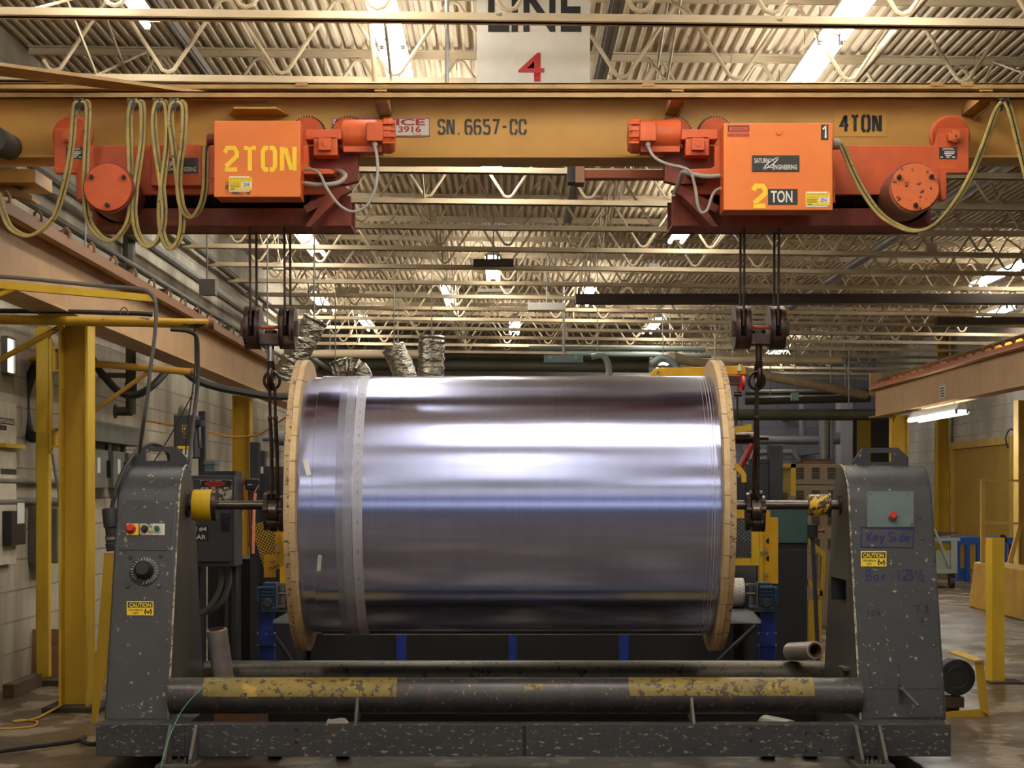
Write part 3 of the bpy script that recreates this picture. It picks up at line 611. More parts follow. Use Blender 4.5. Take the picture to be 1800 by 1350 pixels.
    b = B(); g = P(m(1139), 252, 8.9); b.cyl(g+Vector((0, 0, .015)), g-Vector((0, 0, .012)), .014, 8); b.cyl(g, g-Vector((0, 0, .02)), .009, 8); O('cable_gland', b, gland_m, mo)
    b = B(); b.pbox(m(1198), 227, m(1262), 245, 8.9, 9.04); b.pbox(m(1205), 240, m(1247), 273, 8.9, 9.02); gb = O('gearbox', b, orange, r, bev=.004)
    b = B(); b.pbox(m(1216), 242, m(1239), 264, 8.875, 8.9); c = P(m(1227), 252.5, 8.872); b.cyl(c, c+Vector((0, .01, 0)), .016, 20); O('gearbox_cover', b, orange, gb, bev=.004)
    # grey conduits
    b = B(); b.tube([P(m(1139), 256, 8.9), P(m(1150), 276, 8.88), P(m(1172), 288, 8.86), P(m(1198), 294, 8.85), P(m(1214), 303, 8.84), P(m(1222), 330, 8.84), P(m(1227), 362, 8.84), P(m(1234), 374, 8.84), P(m(1244), 368, 8.84), P(m(1254), 340, 8.84), P(m(1268), 330, 8.86)] if right else
        [P(659, 256, 8.9), P(664, 290, 8.88), P(660, 330, 8.86), P(644, 362, 8.85), P(618, 372, 8.84), P(594, 358, 8.83), P(574, 330, 8.83), P(562, 306, 8.83), P(549, 298, 8.84), P(534, 298, 8.86)], .0075, 8, 5); O('grey_cable', b, gland_m, r)
    b = B(); b.tube([P(m(1268), 309, 8.86), P(m(1240), 310, 8.86), P(m(1215), 306, 8.87), P(m(1200), 303, 8.9), P(m(1194), 320, 8.96), P(m(1184), 340, 9.02)] if right else
        [P(536, 322, 8.86), P(560, 325, 8.85), P(592, 322, 8.86), P(607, 310, 8.9), P(600, 302, 8.96), P(592, 300, 9.0)], .011, 10, 5); O('flexible_conduit', b, gland_m, r)
    # control box
    if right: bx0, by0, bx1, by1, Yb = 1273, 217, 1463, 368, 8.72
    else: bx0, by0, bx1, by1, Yb = 377, 213, 527, 345, 8.74
    b = B(); b.pbox(bx0, by0, bx1, by1, Yb, Yb+.19); cb = O('control_box', b, orange, r, bev=.003)
    b = B(); b.pbox(bx0-1, by0-1, bx1+1, by1+1.5, Yb-.014, Yb); O('box_door', b, orange_box, cb, bev=.004)
    yd = Yb-.0145
    b = B(); ex = bx1 if right else bx0
    for py in (312, 340): b.pbox(ex-1, py, ex+5, py+16, Yb+.02, Yb+.04) if right else b.pbox(ex-5, py-16, ex+1, py, Yb+.02, Yb+.04)
    O('door_latch', b, orange, cb)
    b = B(); gx = bx1 if right else bx0; s2 = 1 if right else -1
    gy = 253 if right else 245
    b.cyl(P(gx, gy, Yb+.09), P(gx+s2*11, gy, Yb+.09), .027, 14); b.cyl(P(gx+s2*11, gy, Yb+.09), P(gx+s2*13, gy, Yb+.09), .021, 14); O('cable_entry', b, gland_m if right else orange_dark, cb)
    b = B(); hx = bx0 if right else bx1
    for py in ((310, 334) if right else (299, 323)): b.cyl(P(hx-6 if right else hx-1, py, Yb+.1), P(hx+1 if right else hx+7, py, Yb+.1), .014, 10)
    O('conduit_fitting', b, orange, cb)
    if right:
        b = B(); b.pbox(1278, 219, 1318, 241, yd-.001, yd); wp = O('warning_sticker', b, pm('red_orange_label', (206, 88, 52), .5), cb, 'faded red WARNING HIGH VOLTAGE sticker')
        b = B()
        for a in ((1280,221,1316,222.5),(1280,229.5,1316,231),(1280,221,1281.5,231),(1314.5,221,1316,231)): b.pbox(*a, yd-.0018, yd-.001)
        O('border', b, ink_blk, wp)
        text('lettering', 'WARNING', P(1285, 228.5, yd-.0018), XU, ZU, 4.5*yd/F, ink_gry, wp, bold=.01, width=26*yd/F)
        text('lettering', 'HIGH VOLTAGE', P(1279.5, 239.5, yd-.0018), XU, ZU, 4.5*yd/F, ink_gry, wp, bold=.02, width=37*yd/F)
        b = B(); b.pbox(1443, 219, 1456, 246, yd-.001, yd); np = O('number_plate', b, plate_dk, cb, 'black plate with a white 1')
        b = B(); strokes(b, 'l', P(1446.5, 242, yd-.002), XU, ZU, 20*yd/F, 3.4*yd/F); O('lettering', b, ink_wh, np)
        b = B(); c = P(1369, 232, yd); b.cyl(c, c-Vector((0, .006, 0)), .015, 20); b.cyl(c-Vector((0, .006, 0)), c-Vector((0, .009, 0)), .010, 16); O('door_lock', b, orange_box, cb)
        plate_logo(cb, 1363.5, 287, 83, 28, yd)
        b = B(); strokes(b, '2', P(1324, 362, yd-.001), XU, ZU, 35*yd/F, 8.5*yd/F, aspect=1.0); O('lettering', b, sten_yel, cb, 'yellow sprayed numeral 2')
        b = B(); b.pbox(1350, 332, 1402, 360, yd-.001, yd); tp = O('ton_plate', b, plate_dk, cb, 'black sticker with white TON')
        text('lettering', 'TON', P(1355, 356, yd-.002), XU, ZU, 21*yd/F, ink_wh, tp, bold=.02, width=38*yd/F)
        insp_tag(cb, 1416, 339, 1459, 361, yd, '23A')
        # long arm with a bumper block at its end
        b = B(); b.pbox(1028, 298, 1180, 313, 9.2, 9.28); O('bumper_arm', b, pm('dusty_orange_arm', (168, 92, 56), .6, var=(140, 70, 42), vs=6), r, bev=.002)
        b = B(); b.pbox(1011, 292, 1028, 321, 9.17, 9.31); O('arm_clamp', b, pm('dusty_clamp', (150, 110, 84), .7), r, bev=.003)
        b = B(); b.pbox(998, 293, 1011, 320, 9.19, 9.3); O('rubber_block', b, black_rub, r)
    else:
        b = B(); strokes(b, '2TON', P(395, 298, yd-.001), XU, ZU, 38*yd/F, 7.6*yd/F, adv=.95, aspect=.93); O('lettering', b, sten_yel, cb, 'yellow sprayed words 2TON')
        b = B(); b.pbox(396, 318, 440, 342, yd-.0012, yd); O('peeled_patch', b, pm('peeled_orange', (206, 104, 44), .6, chip=(96, 74, 60), ct=.52, cs=22), cb)
        insp_tag(cb, 402, 312, 443, 334, yd-.001, '23B')
        b = B(); b.pbox(264, 254, 354, 326, 8.98, 9.04); O('brake_cover', b, orange, r, bev=.004)
        plate_logo(r, 312, 291, 72, 27, 8.98)
    b = B(); b.pbox(m(1651), 259, m(1682), 279, 9.037, 9.04); dp = O('data_plate', b, plate_dk, r, 'small black data plate')
    b = B()
    for i, (a, c, d) in enumerate(((.2, .8, .09), (.15, .9, .22), (.3, .9, .4), (.28, .84, .55), (.35, .7, .7), (.06, .22, .86), (.4, .6, .86), (.72, .92, .86))):
        hh = .05 if i < 2 else .1
        xa, xb = sorted((m(1651+31*a), m(1651+31*c))) if right else sorted((1798-1682+31*a, 1798-1682+31*c))
        b.pbox(xa, 259+20*(d-hh/2), xb, 259+20*(d+hh/2), 9.0362, 9.037)
    O('printed_lines', b, ink_wh, dp)
    # ropes down to the hook block
    hb = 1334 if right else 476
    for px, dy, top in ((hb-31, -.095, 372), (hb-29, .095, 366), (hb+29, -.095, 372), (hb+31, .095, 366)):
        c = X_(px, YW); b = B(); b.cyl((c, YW+dy, Z_(575, YW)), (c+(.004 if right else -.004), YW+dy*1.05, Z_(top, YW)), .0062, 8); O('wire_rope', b, rope_m, r)
    return r
hoist(True); hoist(False)
# ================================================================ hook blocks and slings
def hook_block(px, label, right):
    s = YW/F; c = P(px, 576, YW); x = c.x
    r = T('hook_block', label, 'hook block', (x, YW, Z_(700, YW)), 'hook blocks hanging under the hoists')
    for d in (-1, 1):
        xs = x+d*.084
        b = B(); z0 = c.z; yy = []
        for w0, w1 in ((-.038, -.026), (.026, .038)):       # two cheek discs
            b.cyl((xs+w0, YW, z0), (xs+w1, YW, z0), .105, 40)
        # rim guard with a rope slot at the front
        n = 40
        for i in range(n):
            a0 = 2*PI*i/n; a1 = 2*PI*(i+1)/n; mid = math.degrees((a0+a1)/2)   # angle measured from front (-y) upwards
            if (mid < 52 or mid > 330) or 120 < mid < 215:
                parts = ((-.038, -.016), (.016, .038))
            else: parts = ((-.038, .038),)
            for w0, w1 in parts:
                pts = []
                for a in (a0, a1): pts.append((a, .105))
                q = [(xs+w0, YW-math.cos(a0)*.105, z0+math.sin(a0)*.105), (xs+w1, YW-math.cos(a0)*.105, z0+math.sin(a0)*.105), (xs+w1, YW-math.cos(a1)*.105, z0+math.sin(a1)*.105), (xs+w0, YW-math.cos(a1)*.105, z0+math.sin(a1)*.105)]
                b.quad(*q)
        O('sheave_guard', b, wine_steel, r, ang=30)
        b = B(); b.lathe((xs-.022, YW, z0), (1, 0, 0), [(0, .02), (0, .094), (.012, .09), (.022, .082), (.032, .09), (.044, .094), (.044, .02)], 36); O('sheave', b, dark_steel, r)
        b = B(); b.box(xs+d*.038, xs+d*.056, YW-.06, YW-.01, z0-.045, z0+.028); O('keeper_plate', b, wine_steel, r, bev=.003)
    b = B(); b.cyl((x-.07, YW-.02, z0+.0), (x+.07, YW-.02, z0), .009, 12); O('pin', b, orange_chip, r)
    b = B(); b.box(x-.062, x+.062, YW-.06, YW+.06, Z_(607, YW), Z_(588, YW)); O('crosshead', b, wine_steel, r, bev=.004)
    b = B(); b.cyl((x, YW, Z_(588, YW)), (x, YW, Z_(581, YW)), .033, 6); O('hook_nut', b, wine_steel, r)
    b = B(); b.cyl((x, YW, Z_(608, YW)), (x, YW, Z_(636, YW)), .0165, 16); O('shank', b, chrome if not right else dark_steel, r)
    # the hook seen almost edge on: it curls in the plane across the beam
    b = B(); zc = Z_(660, YW); pts = [(x, YW, Z_(634, YW)), (x, YW+.004, zc+.045)]
    for i in range(15):
        a = math.radians(75-i*21); pts.append((x, YW+math.cos(a)*.042, zc+math.sin(a)*.045))
    R = [.0185, .020]+[.021-.0105*max(0, (i-7)/8) for i in range(15)]
    pv = [Vector(p) for p in pts]; n = len(pv); ring = []
    for i, p in enumerate(pv):
        t = (pv[min(i+1, n-1)]-pv[max(i-1, 0)]).normalized(); a = XU; bb = t.cross(a)
        ring.append([b.bm.verts.new(p+a*math.cos(2*PI*k/12)*R[i]+bb*math.sin(2*PI*k/12)*R[i]*1.25) for k in range(12)])
    for i in range(n-1):
        for k in range(12): b.bm.faces.new((ring[i][k], ring[i][(k+1) % 12], ring[i+1][(k+1) % 12], ring[i+1][k]))
    b.bm.faces.new(ring[0][::-1]); b.bm.faces.new(ring[-1]); O('hook', b, dark_steel, r)
    return r
hook_block(476, 'rusty hook block with two sheaves hanging over the left end of the reel', False)
hook_block(1334, 'rusty hook block with two sheaves hanging over the right end of the reel', True)
ZBAR = 1.195
def sling(px, lab, legs, cx):
    rc = P(px, 669, YW); r = T('lifting_sling', lab, 'lifting sling', (X_(cx, YW), YW, ZBAR-.13), 'chain slings between hooks and bar')
    b = B(); b.tube([rc+Vector((math.cos(a)*.0385, .0, math.sin(a)*.043)) for a in [i*2*PI/28 for i in range(28)]], .0075, 8, closed=True); O('ring', b, dark_steel, r)
    for i, (a, bt) in enumerate(legs):
        p0 = P(a, 684, YW+(-.012 if i else .012)); p1 = P(bt, 876, YW+(-.05 if i else -.03))
        b = B(); b.tube([p0, p0.lerp(p1, .27)], .0075, 8); b.ball(p0.lerp(p1, .27), .0125, (1, 1, 1.3)); b.tube([p0.lerp(p1, .27), p0.lerp(p1, .6)+Vector((.003, 0, 0)), p1], .0095, 8); b.tube([p0+Vector((0, 0, -.01)), p0+Vector((0, 0, .012))], .009, 8); O('sling_leg', b, dark_steel, r)
    xc = X_(cx, YW)
    for dx, ro, dz in ((-.038, .092, -.012), (.034, .088, -.022)):
        b = B(); b.prism([(xc+dx-.011, YW+math.cos(a)*.048*(1+.25*(math.sin(a) > .5)), ZBAR+dz-.02+math.sin(a)*ro) for a in [i*2*PI/24 for i in range(24)]], (.022, 0, 0)); O('link_plate', b, dark_steel, r, bev=.002)
    b = B(); b.cyl((xc-.05, YW-.047, ZBAR-.022), (xc+.046, YW-.047, ZBAR-.022), .016, 14); b.cyl((xc-.03, YW-.03, ZBAR-.085), (xc+.03, YW-.03, ZBAR-.085), .018, 14); b.cyl((xc-.03, YW-.02, ZBAR+.055), (xc+.03, YW-.02, ZBAR+.055), .015, 14)
    O('clevis_pin', b, dark_steel, r)
    b = B(); b.cyl((xc-.018, YW-.052, ZBAR-.022), (xc-.004, YW-.052, ZBAR-.022), .021, 18); b.cyl((xc-.002, YW-.052, ZBAR-.022), (xc+.012, YW-.052, ZBAR-.022), .021, 18); O('roller', b, bare_steel, r)
    b = B(); b.cyl((xc-.026, YW-.004, ZBAR-.03), (xc+.022, YW-.004, ZBAR-.03), .068, 28, inner=.03); b.cyl((xc-.02, YW-.01, ZBAR-.085), (xc+.018, YW-.01, ZBAR-.085), .045, 24); O('hook_body', b, dark_steel, r, bev=.003)
    b = B(); b.tube([(xc-.012, YW+math.cos(a)*.036, ZBAR+math.sin(a)*.036) for a in [i*2*PI/20 for i in range(20)]], .012, 8, closed=True); O('bar_loop', b, dark_steel, r)
    return r
sling(478, 'oily chain sling with ring and two legs, hooked around the bar at left', ((474, 478), (483, 488)), 482)
sling(1330, 'oily chain sling with ring and two legs, hooked around the bar at right', ((1330, 1324), (1331, 1332)), 1328)
# ================================================================ festoon cables and carriers
def carrier(px, where):
    y = 8.882; t = T('cable_carrier', where, 'cable carrier', P(px, 200, y), 'cable carriers in the festoon track')
    b = B(); b.box(X_(px-9, y), X_(px+9, y), y-.02, y+.02, Z_(176.5, y), Z_(172.5, y)); b.box(X_(px-6, y), X_(px+6, y), y-.012, y+.012, Z_(173, y), Z_(168, y)); O('trolley_plate', b, galv, t)
    b = B(); c = P(px, 184, y); b.cyl(c+Vector((0, -.035, 0)), c+Vector((0, .035, 0)), .024, 16); O('saddle', b, black_m, t)
    b = B(); b.tube([c+Vector((-.006, -.03, 0)), c+Vector((-.006, -.03, -.035))], .003, 6); b.tube([c+Vector((.006, -.026, 0)), c+Vector((.006, -.026, -.05))], .0028, 6); b.tube([c, c+Vector((0, 0, .035))], .004, 6); O('clamp_screw', b, dark_steel, t)
for px, lb in ((140, 'black cable carrier at the far left of the festoon track'), (234, 'second black cable carrier from the left on the festoon track'), (279, 'third black cable carrier from the left on the festoon track'),
               (308, 'black cable carrier nearest the left hoist box'), (1763, 'black cable carrier above the right hoist wheel')): carrier(px, lb)
def festoon(name, label, loops):
    y = 8.86
    c0 = P(*loops[0][0], y); t = T(name, label, 'festoon cable', (c0.x, y, min(P(q[0], q[1], y).z for l in loops for q in l)), 'flat festoon cables')
    for lp in loops:
        b = B(); b.tube([P(a, c, y-.012) for a, c in lp], .01, 8, 6, flat=(.005, .0078)); O('cable_loop', b, fest_m, t)
        b = B(); b.tube([P(a, c, y+.006)+Vector((.018, 0, .004)) for a, c in lp], .01, 8, 6, flat=(.006, .008)); O('cable_loop', b, fest_m, t)
        b = B(); b.tube([P(a, c, y-.006)+Vector((.0095, 0, .002)) for a, c in lp], .01, 6, 6, flat=(.004, .003)); O('cable_loop', b, festd_m, t)
    return t
festoon('festoon_cable', 'dirty yellow flat cable looping from carriers down to the left hoist box', [
 [(137, 178), (128, 190), (121, 270), (104, 350), (84, 392), (50, 415), (18, 404), (2, 375), (-8, 340)],
 [(143, 178), (151, 190), (148, 270), (146, 330), (152, 385), (170, 414), (192, 424), (214, 405), (226, 372), (226, 300), (224, 215), (228, 184), (233, 178)],
 [(238, 178), (247, 188), (246, 250), (236, 320), (232, 375), (240, 415), (258, 434), (276, 420), (285, 380), (280, 320), (272, 270), (267, 215), (272, 184), (279, 178)],
 [(282, 178), (290, 190), (291, 250), (284, 310), (278, 370), (283, 415), (296, 438), (312, 420), (317, 380), (310, 320), (302, 260), (296, 210), (300, 184), (307, 178)],
 [(311, 178), (320, 190), (318, 250), (312, 300), (312, 345), (322, 375), (336, 382), (350, 362), (357, 330), (358, 290), (360, 258), (370, 246)]])
festoon('festoon_cable', 'pale flat cable swooping from the right hoist box up past its wheel', [
 [(1474, 253), (1482, 268), (1495, 300), (1516, 340), (1545, 378), (1580, 400), (1612, 406), (1645, 392), (1680, 350), (1708, 300), (1730, 245), (1748, 196), (1760, 179)],
 [(1765, 179), (1774, 200), (1784, 240), (1795, 285), (1806, 330)]])
# ================================================================ winding stand
AX = YW
st = T('winding_stand', 'dark grey scratched winding stand with two towers joined by thick tubes', 'winding stand', (.08, AX, 0))
V0 = Vector((0, 8.78, .204)); sl = .286; VV = Vector((0, sl, 1)).normalized(); NN = Vector((0, -1, sl)).normalized()
def tp(px, py, off=.0): return onplane(px, py, V0, NN)+NN*off
def ton(b, x0, y0, x1, y1, off, th=.0):             # rectangle lying on the sloping tower face
    q = [tp(x, y, off) for x, y in ((x0, y1), (x1, y1), (x1, y0), (x0, y0))]
    if th: b.prism(q, -NN*th)
    else: b.quad(*q)
def tower(xa, xb, name, label, hole=False):
    R, cz = .24, 1.149; a0 = math.radians(15.96); pr = [(8.78, .204)]
    for i in range(19):
        a = PI-a0+0 - (PI-2*a0)*i/18; pr.append((AX+R*math.cos(a), cz+R*math.sin(a)))
    pr.append((2*AX-8.78, .204))
    b = B(); b.prism([(xa, y, z) for y, z in pr], (xb-xa, 0, 0))
    o = O(name, b, grey_m, st, label, bev=.012)
    if hole:
        c = B(); c.box(xa-.1, xa+.2, 9.14, 9.56, .72, .835)
        me = mesh_of('cut', c, grey_m, root_loc(st)); k = bpy.data.objects.new('cut', me); COL.objects.link(k); k.location = root_loc(st)
        md = o.modifiers.new('cut', 'BOOLEAN'); md.object = k; md.solver = 'EXACT'
        bpy.context.view_layer.update()
        nm = bpy.data.meshes.new_from_object(o.evaluated_get(bpy.context.evaluated_depsgraph_get()))
        o.modifiers.clear(); o.data = nm; nm.set_sharp_from_angle(angle=math.radians(20)); bpy.data.objects.remove(k)
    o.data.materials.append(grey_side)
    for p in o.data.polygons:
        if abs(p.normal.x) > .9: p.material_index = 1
    e = B(); xe = xb-.002 if xa < 0 else xa+.002
    e.tube([(xe, y-.001, z) for y, z in pr[:12]], .0055, 6); O('weld_edge', e, weld_m, o, 'worn pale edge')
    return o
weld_m = pm('worn_weld_edge', (112, 106, 98), .5, chip=(186, 178, 160), ct=.50, cs=40, c2=(66, 66, 68), c2t=.52, c2s=14)
tl = tower(-1.855, -1.557, 'tower', 'left tower with start and stop buttons')
tr = tower(1.63, 2.03, 'tower', 'right tower marked Key Side', True)
for xa, w, par in ((-1.557, .004, tl), (1.63, -.004, tr)):
    pass
def lift_plate(pix, win, par):
    y = AX-.012; b = B(); o = [P(x, q, y) for x, q in pix]; i = [P(x, q, y) for x, q in win]
    # outline with a window, built as strips between the two loops
    (xl, zt), (xr, zb) = (i[0].x, i[0].z), (i[2].x, i[2].z)
    bot = o[0].z; top = o[2].z
    b.prism([(xl, y, bot), (xr, y, bot), (xr, y, zb), (xl, y, zb)], (0, .016, 0)); b.prism([(xl, y, zt), (xr, y, zt), (xr, y, top), (xl, y, top)], (0, .016, 0))
    b.prism([o[0], (xl, y, bot), (xl, y, top), o[2], o[1]], (0, .016, 0)); b.prism([(xr, y, bot), o[5], o[4], o[3], (xr, y, top)], (0, .016, 0))
    O('lift_handle', b, grey_m, par, 'chamfered lifting plate with a slot')
lift_plate([(228, 824), (228, 812), (256, 785), (310, 785), (329, 806), (329, 824)], [(256, 794), (299, 794), (299, 810), (256, 810)], tl)
lift_plate([(1498, 826), (1498, 812), (1517, 787), (1579, 787), (1597, 804), (1597, 826)], [(1527, 796), (1567, 796), (1567, 812), (1527, 812)], tr)
def screws(par, pts, r=.009, m=None):
    b = B()
    for x, y in pts: c = tp(x, y); b.lathe(c-NN*.004, NN, [(0, r), (.008, r), (.011, r*.7)], 12)
    O('panel_screw', b, m or bare_steel, par)
def caution(par, x0, y0, x1, y1):
    b = B(); ton(b, x0, y0, x1, y1, .0035, .003); O('caution_sticker', b, stick_yel, par, 'yellow CAUTION TWO PERSON LIFT sticker')
    b = B(); w, h = x1-x0, y1-y0; ton(b, x0+w*.04, y0+h*.08, x1-w*.04, y0+h*.46, .0042)
    # two figures lifting a load between them
    for s, cx in ((1, .70), (-1, .90)):
        cx = x0+w*cx; hy = y0+h*.58; f = w*.035*s
        ton(b, cx-w*.022, hy-h*.05, cx+w*.022, hy+h*.05, .0042)
        strokes(b, 'I', tp(cx-f, y1-h*.12, .0042), tp(cx+f*1.2, hy+h*.06, .0042)-tp(cx-f, y1-h*.12, .0042), VV, .0, .006) if False else None
        a, c = tp(cx, hy+h*.06, .0042), tp(cx-f*.8, y0+h*.78, .0042); d = tp(cx+f*.3, y1-h*.08, .0042)
        for p, q in ((a, c), (c, d), (a, tp(x0+w*.80-f*.4, y0+h*.78, .0042))):
            t = (q-p).normalized(); n = t.cross(NN).normalized()*.0028; b.quad(p-n, q-n, q+n, p+n)
    ton(b, x0+w*.76, y0+h*.74, x0+w*.84, y0+h*.86, .0042)
    O('pictogram', b, ink_blk, par)
    s = 8.9/F
    text('lettering', 'CAUTION', tp(x0+w*.09, y0+h*.42, .0047), XU, VV, h*.29*s, stick_yel, par, bold=.03, width=w*.82*s)
    text('lettering', 'TWO PERSON', tp(x0+w*.06, y0+h*.70, .0042), XU, VV, h*.15*s, ink_blk, par, bold=.02, width=w*.54*s)
    text('lettering', 'LIFT', tp(x0+w*.24, y0+h*.92, .0042), XU, VV, h*.15*s, ink_blk, par, bold=.02, width=w*.19*s)
s9 = 9/F
def write(par, s, px, py, h, mat, w=1.3, adv=.7, aspect=1.0, label=None):
    b = B(); strokes(b, s, tp(px, py, .0025), XU, VV, h*s9, w*s9, adv=adv, aspect=aspect); O('handwriting', b, mat, par, label)
# --- left tower
b = B(); b.prism([tp(217, 879.5, .004), tp(306, 880.5, .004), tp(298.5, 968, .004), tp(209, 967, .004)], -NN*.003); O('control_panel', b, grey_m, tl, bev=.001)
screws(tl, [(219, 884), (301, 886), (212, 962), (295, 963)], .006)
screws(tl, [(229, 979), (283, 977), (224, 1030), (280, 1030)], .011, grey_m)
for x0, x1, mt, lb in ((223, 244, stick_yel, 'yellow button plate'), (246, 267, pm('worn_silver_plate', (190, 180, 156), .5, chip=(90, 84, 76), ct=.55, cs=60), None), (268, 290, sign_wh, None)):
    b = B(); ton(b, x0, 921, x1, 941, .007, .004); O('button_plate', b, mt, tl, lb)
def button(par, px, py, r, cap, ring, lab):
    b = B(); c = tp(px, py); b.lathe(c, NN, [(0, r*1.25), (.02, r*1.25), (.024, r*1.05)], 24); O('button_collar', b, ring, par)
    b = B(); b.lathe(c+NN*.02, NN, [(0, r), (.016, r), (.02, r*.85)], 24); O('push_button', b, cap, par, lab)
button(tl, 231, 931, .0185, red_m, red_m, 'red stop button'); button(tl, 277, 931, .0115, green_m, chrome, 'green start button')
b = B(); c = tp(255, 931); b.lathe(c, NN, [(0, .017), (.018, .017), (.024, .012)], 20); b.prism([c+NN*.024+XU*.006+VV*.012, c+NN*.024-XU*.006+VV*.012, c+NN*.024-XU*.004-VV*.014, c+NN*.024+XU*.004-VV*.014], NN*.014); O('selector_switch', b, black_m, tl, 'black IN OUT selector')
write(tl, 'in', 236, 955, 9, ink_dkblk, 1.4, .75); write(tl, 'OUT', 261, 955, 10, ink_dkblk, 1.2, .8, .9)
for i, s in enumerate(('51 30', '10 40', '18 31', '10 45')): write(tl, s.replace('5', 's'), 264, 891+i*5, 4, ink_dkblk, .9, .8)
b = B(); c = tp(254, 1004); b.lathe(c, NN, [(0, .071), (.004, .071), (.006, .066)], 48); O('dial_plate', b, pm('dial_dark', (46, 46, 48), .35, chip=(140, 138, 130), ct=.58, cs=60), tl)
b = B()
for i in range(24):
    a = math.radians(-120+i*300/23); d = XU*math.sin(a)+VV*math.cos(a); t = NN.cross(d)*.001
    b.quad(*[c+NN*.0065+q for q in (d*.052-t, d*.064-t, d*.064+t, d*.052+t)])
O('dial_mark', b, ink_wh, tl)
b = B(); b.lathe(c, NN, [(0, .045), (.02, .044), (.024, .040), (.05, .036), (.056, .03)], 28); O('dial_knob', b, black_m, tl, 'large black speed knob')
caution(tl, 223, 1057, 270, 1082)
# --- right tower
b = B(); ton(b, 1524, 864, 1606, 927, .005, .004); O('cover_plate', b, teal_plate, tr, 'grey green cover plate', bev=.001)
screws(tr, [(1530, 868), (1597, 868), (1534, 922), (1602, 922)], .008)
button(tr, 1568, 909, .017, red_m, galv, 'red push button')
screws(tr, [(1616, 909), (1619, 947)], .008)
b = B()
for a, c in (((1513, 927), (1606, 930)), ((1606, 929), (1604, 964)), ((1604, 963), (1513, 961)), ((1513, 962), (1514, 927))):
    p, q = tp(*a, .0025), tp(*c, .0025); t = (q-p).normalized(); n = t.cross(NN)*.0028; b.quad(p-n-t*.002, q-n+t*.002, q+n+t*.002, p+n-t*.002)
O('drawn_frame', b, ink_navy, tr)
write(tr, 'Key', 1525, 951, 16, ink_navy, 3.2, .68, 1.0, 'blue handwritten words Key Side'); write(tr, 'side', 1562, 952, 17, ink_navy, 3.2, .58, 1.0)
caution(tr, 1513, 969, 1558, 996)
write(tr, 'Bar', 1522, 1021, 18, ink_navy, 2.7, .78); write(tr, '123', 1577, 1020, 18, ink_navy, 2.7, .62, .9); write(tr, '1', 1609, 1011, 9, ink_navy, 1.8); write(tr, '/', 1612, 1021, 19, ink_navy, 1.8); write(tr, 'z', 1619, 1022, 11, ink_navy, 1.9)
write(tr, '10q', 1524, 1084, 11, ink_dkblk, 1.3, .68, 1.1); write(tr, '7', 1609, 1078, 13, ink_dkblk, 1.4); write(tr, '.', 1619, 1073, 5, ink_dkblk, 1.4); write(tr, '8', 1626, 1078, 14, ink_dkblk, 1.5); write(tr, 'v', 1618, 1096, 10, ink_dkblk, 1.3)
b = B(); b.prism([tp(1524, 1129, .004), tp(1643, 1127, .004), tp(1659, 1261, .004), tp(1534, 1262, .004)], -NN*.003); O('access_panel', b, grey_m, tr, bev=.001)
screws(tr, [(1529, 1135), (1641, 1134), (1541, 1253), (1654, 1253)], .010)
write(tr, '4 in', 1537, 1187, 11, ink_dkblk, 1.3, .8); write(tr, '2 OUT', 1602, 1187, 11, ink_dkblk, 1.3, .72); write(tr, '1 out', 1541, 1233, 13, ink_dkblk, 1.3, .62); write(tr, '3 in', 1610, 1232, 12, ink_dkblk, 1.3, .7)
b = B()
for a, c in (((1579, 1168), (1581, 1204)), ((1531, 1211), (1578, 1212)), ((1590, 1212), (1652, 1211))):
    p, q = tp(*a, .006), tp(*c, .006); t = (q-p).normalized(); n = t.cross(NN)*.0012; b.quad(p-n, q-n, q+n, p+n)
O('drawn_line', b, ink_dkblk, tr)
b = B(); b.prism([tp(1578, 1206, .0065), tp(1584, 1204, .0065), tp(1589, 1236, .0065), tp(1584, 1240, .0065), tp(1579, 1234, .0065)], -NN*.003); O('lever_slot', b, under, tr)
b = B(); p = tp(1581, 1210); b.tube([p, p+NN*.03+XU*.01-VV*.015, tp(1592, 1226, .06), tp(1607, 1247, .09)], .0075, 8, 4); O('shift_lever', b, grey_side, tr)
b = B(); c = P(1632, 878, AX); b.lathe((2.03, AX-.04, Z_(876, AX)), (1, 0, 0), [(0, .03), (.01, .045), (.025, .05), (.03, .03)], 24); b.box(2.03, 2.05, AX-.06, AX-.02, Z_(868, AX), Z_(858, AX)); O('side_knob', b, black_m, tr)
# --- bearings on the inner faces
b = B(); b.cyl((-1.557, AX, ZBAR), (-1.545, AX, ZBAR), .062, 32); O('bearing_flange', b, dark_steel, tl)
b = B(); b.cyl((1.63, AX, ZBAR), (1.618, AX, ZBAR), .05, 32); O('bearing_flange', b, dark_steel, tr)
# --- base
for xa, xb in ((-1.853, -1.45), (1.60, 2.007)):
    b = B(); b.box(xa, xb, 8.6, 10.0, .064, .21); O('base_block', b, grey_scr, st, bev=.004)
b = B(); b.box(-1.45, 1.60, 8.6, 8.66, .064, .207); b.box(-1.45, 1.60, 8.6, 8.70, .205, .2105); O('front_beam', b, grey_scr, st, bev=.002)
b = B(); b.box(X_(919, 8.6), X_(925, 8.6), 8.597, 8.6, .066, .205); O('seam_strip', b, under, st)
b = B(); b.box(-1.45, 1.60, 9.9, 9.96, .064, .2); O('rear_beam', b, under, st)
zt1 = Z_(1226, 8.75)
b = B(); b.cyl((-1.557, 8.83, zt1), (1.64, 8.83, zt1), .0835, 40); O('front_tube', b, grey_tube, st)
b = B(); b.cyl((-1.557, 9.86, .305), (1.64, 9.86, .305), .082, 40); O('rear_tube', b, grey_tube2, st)
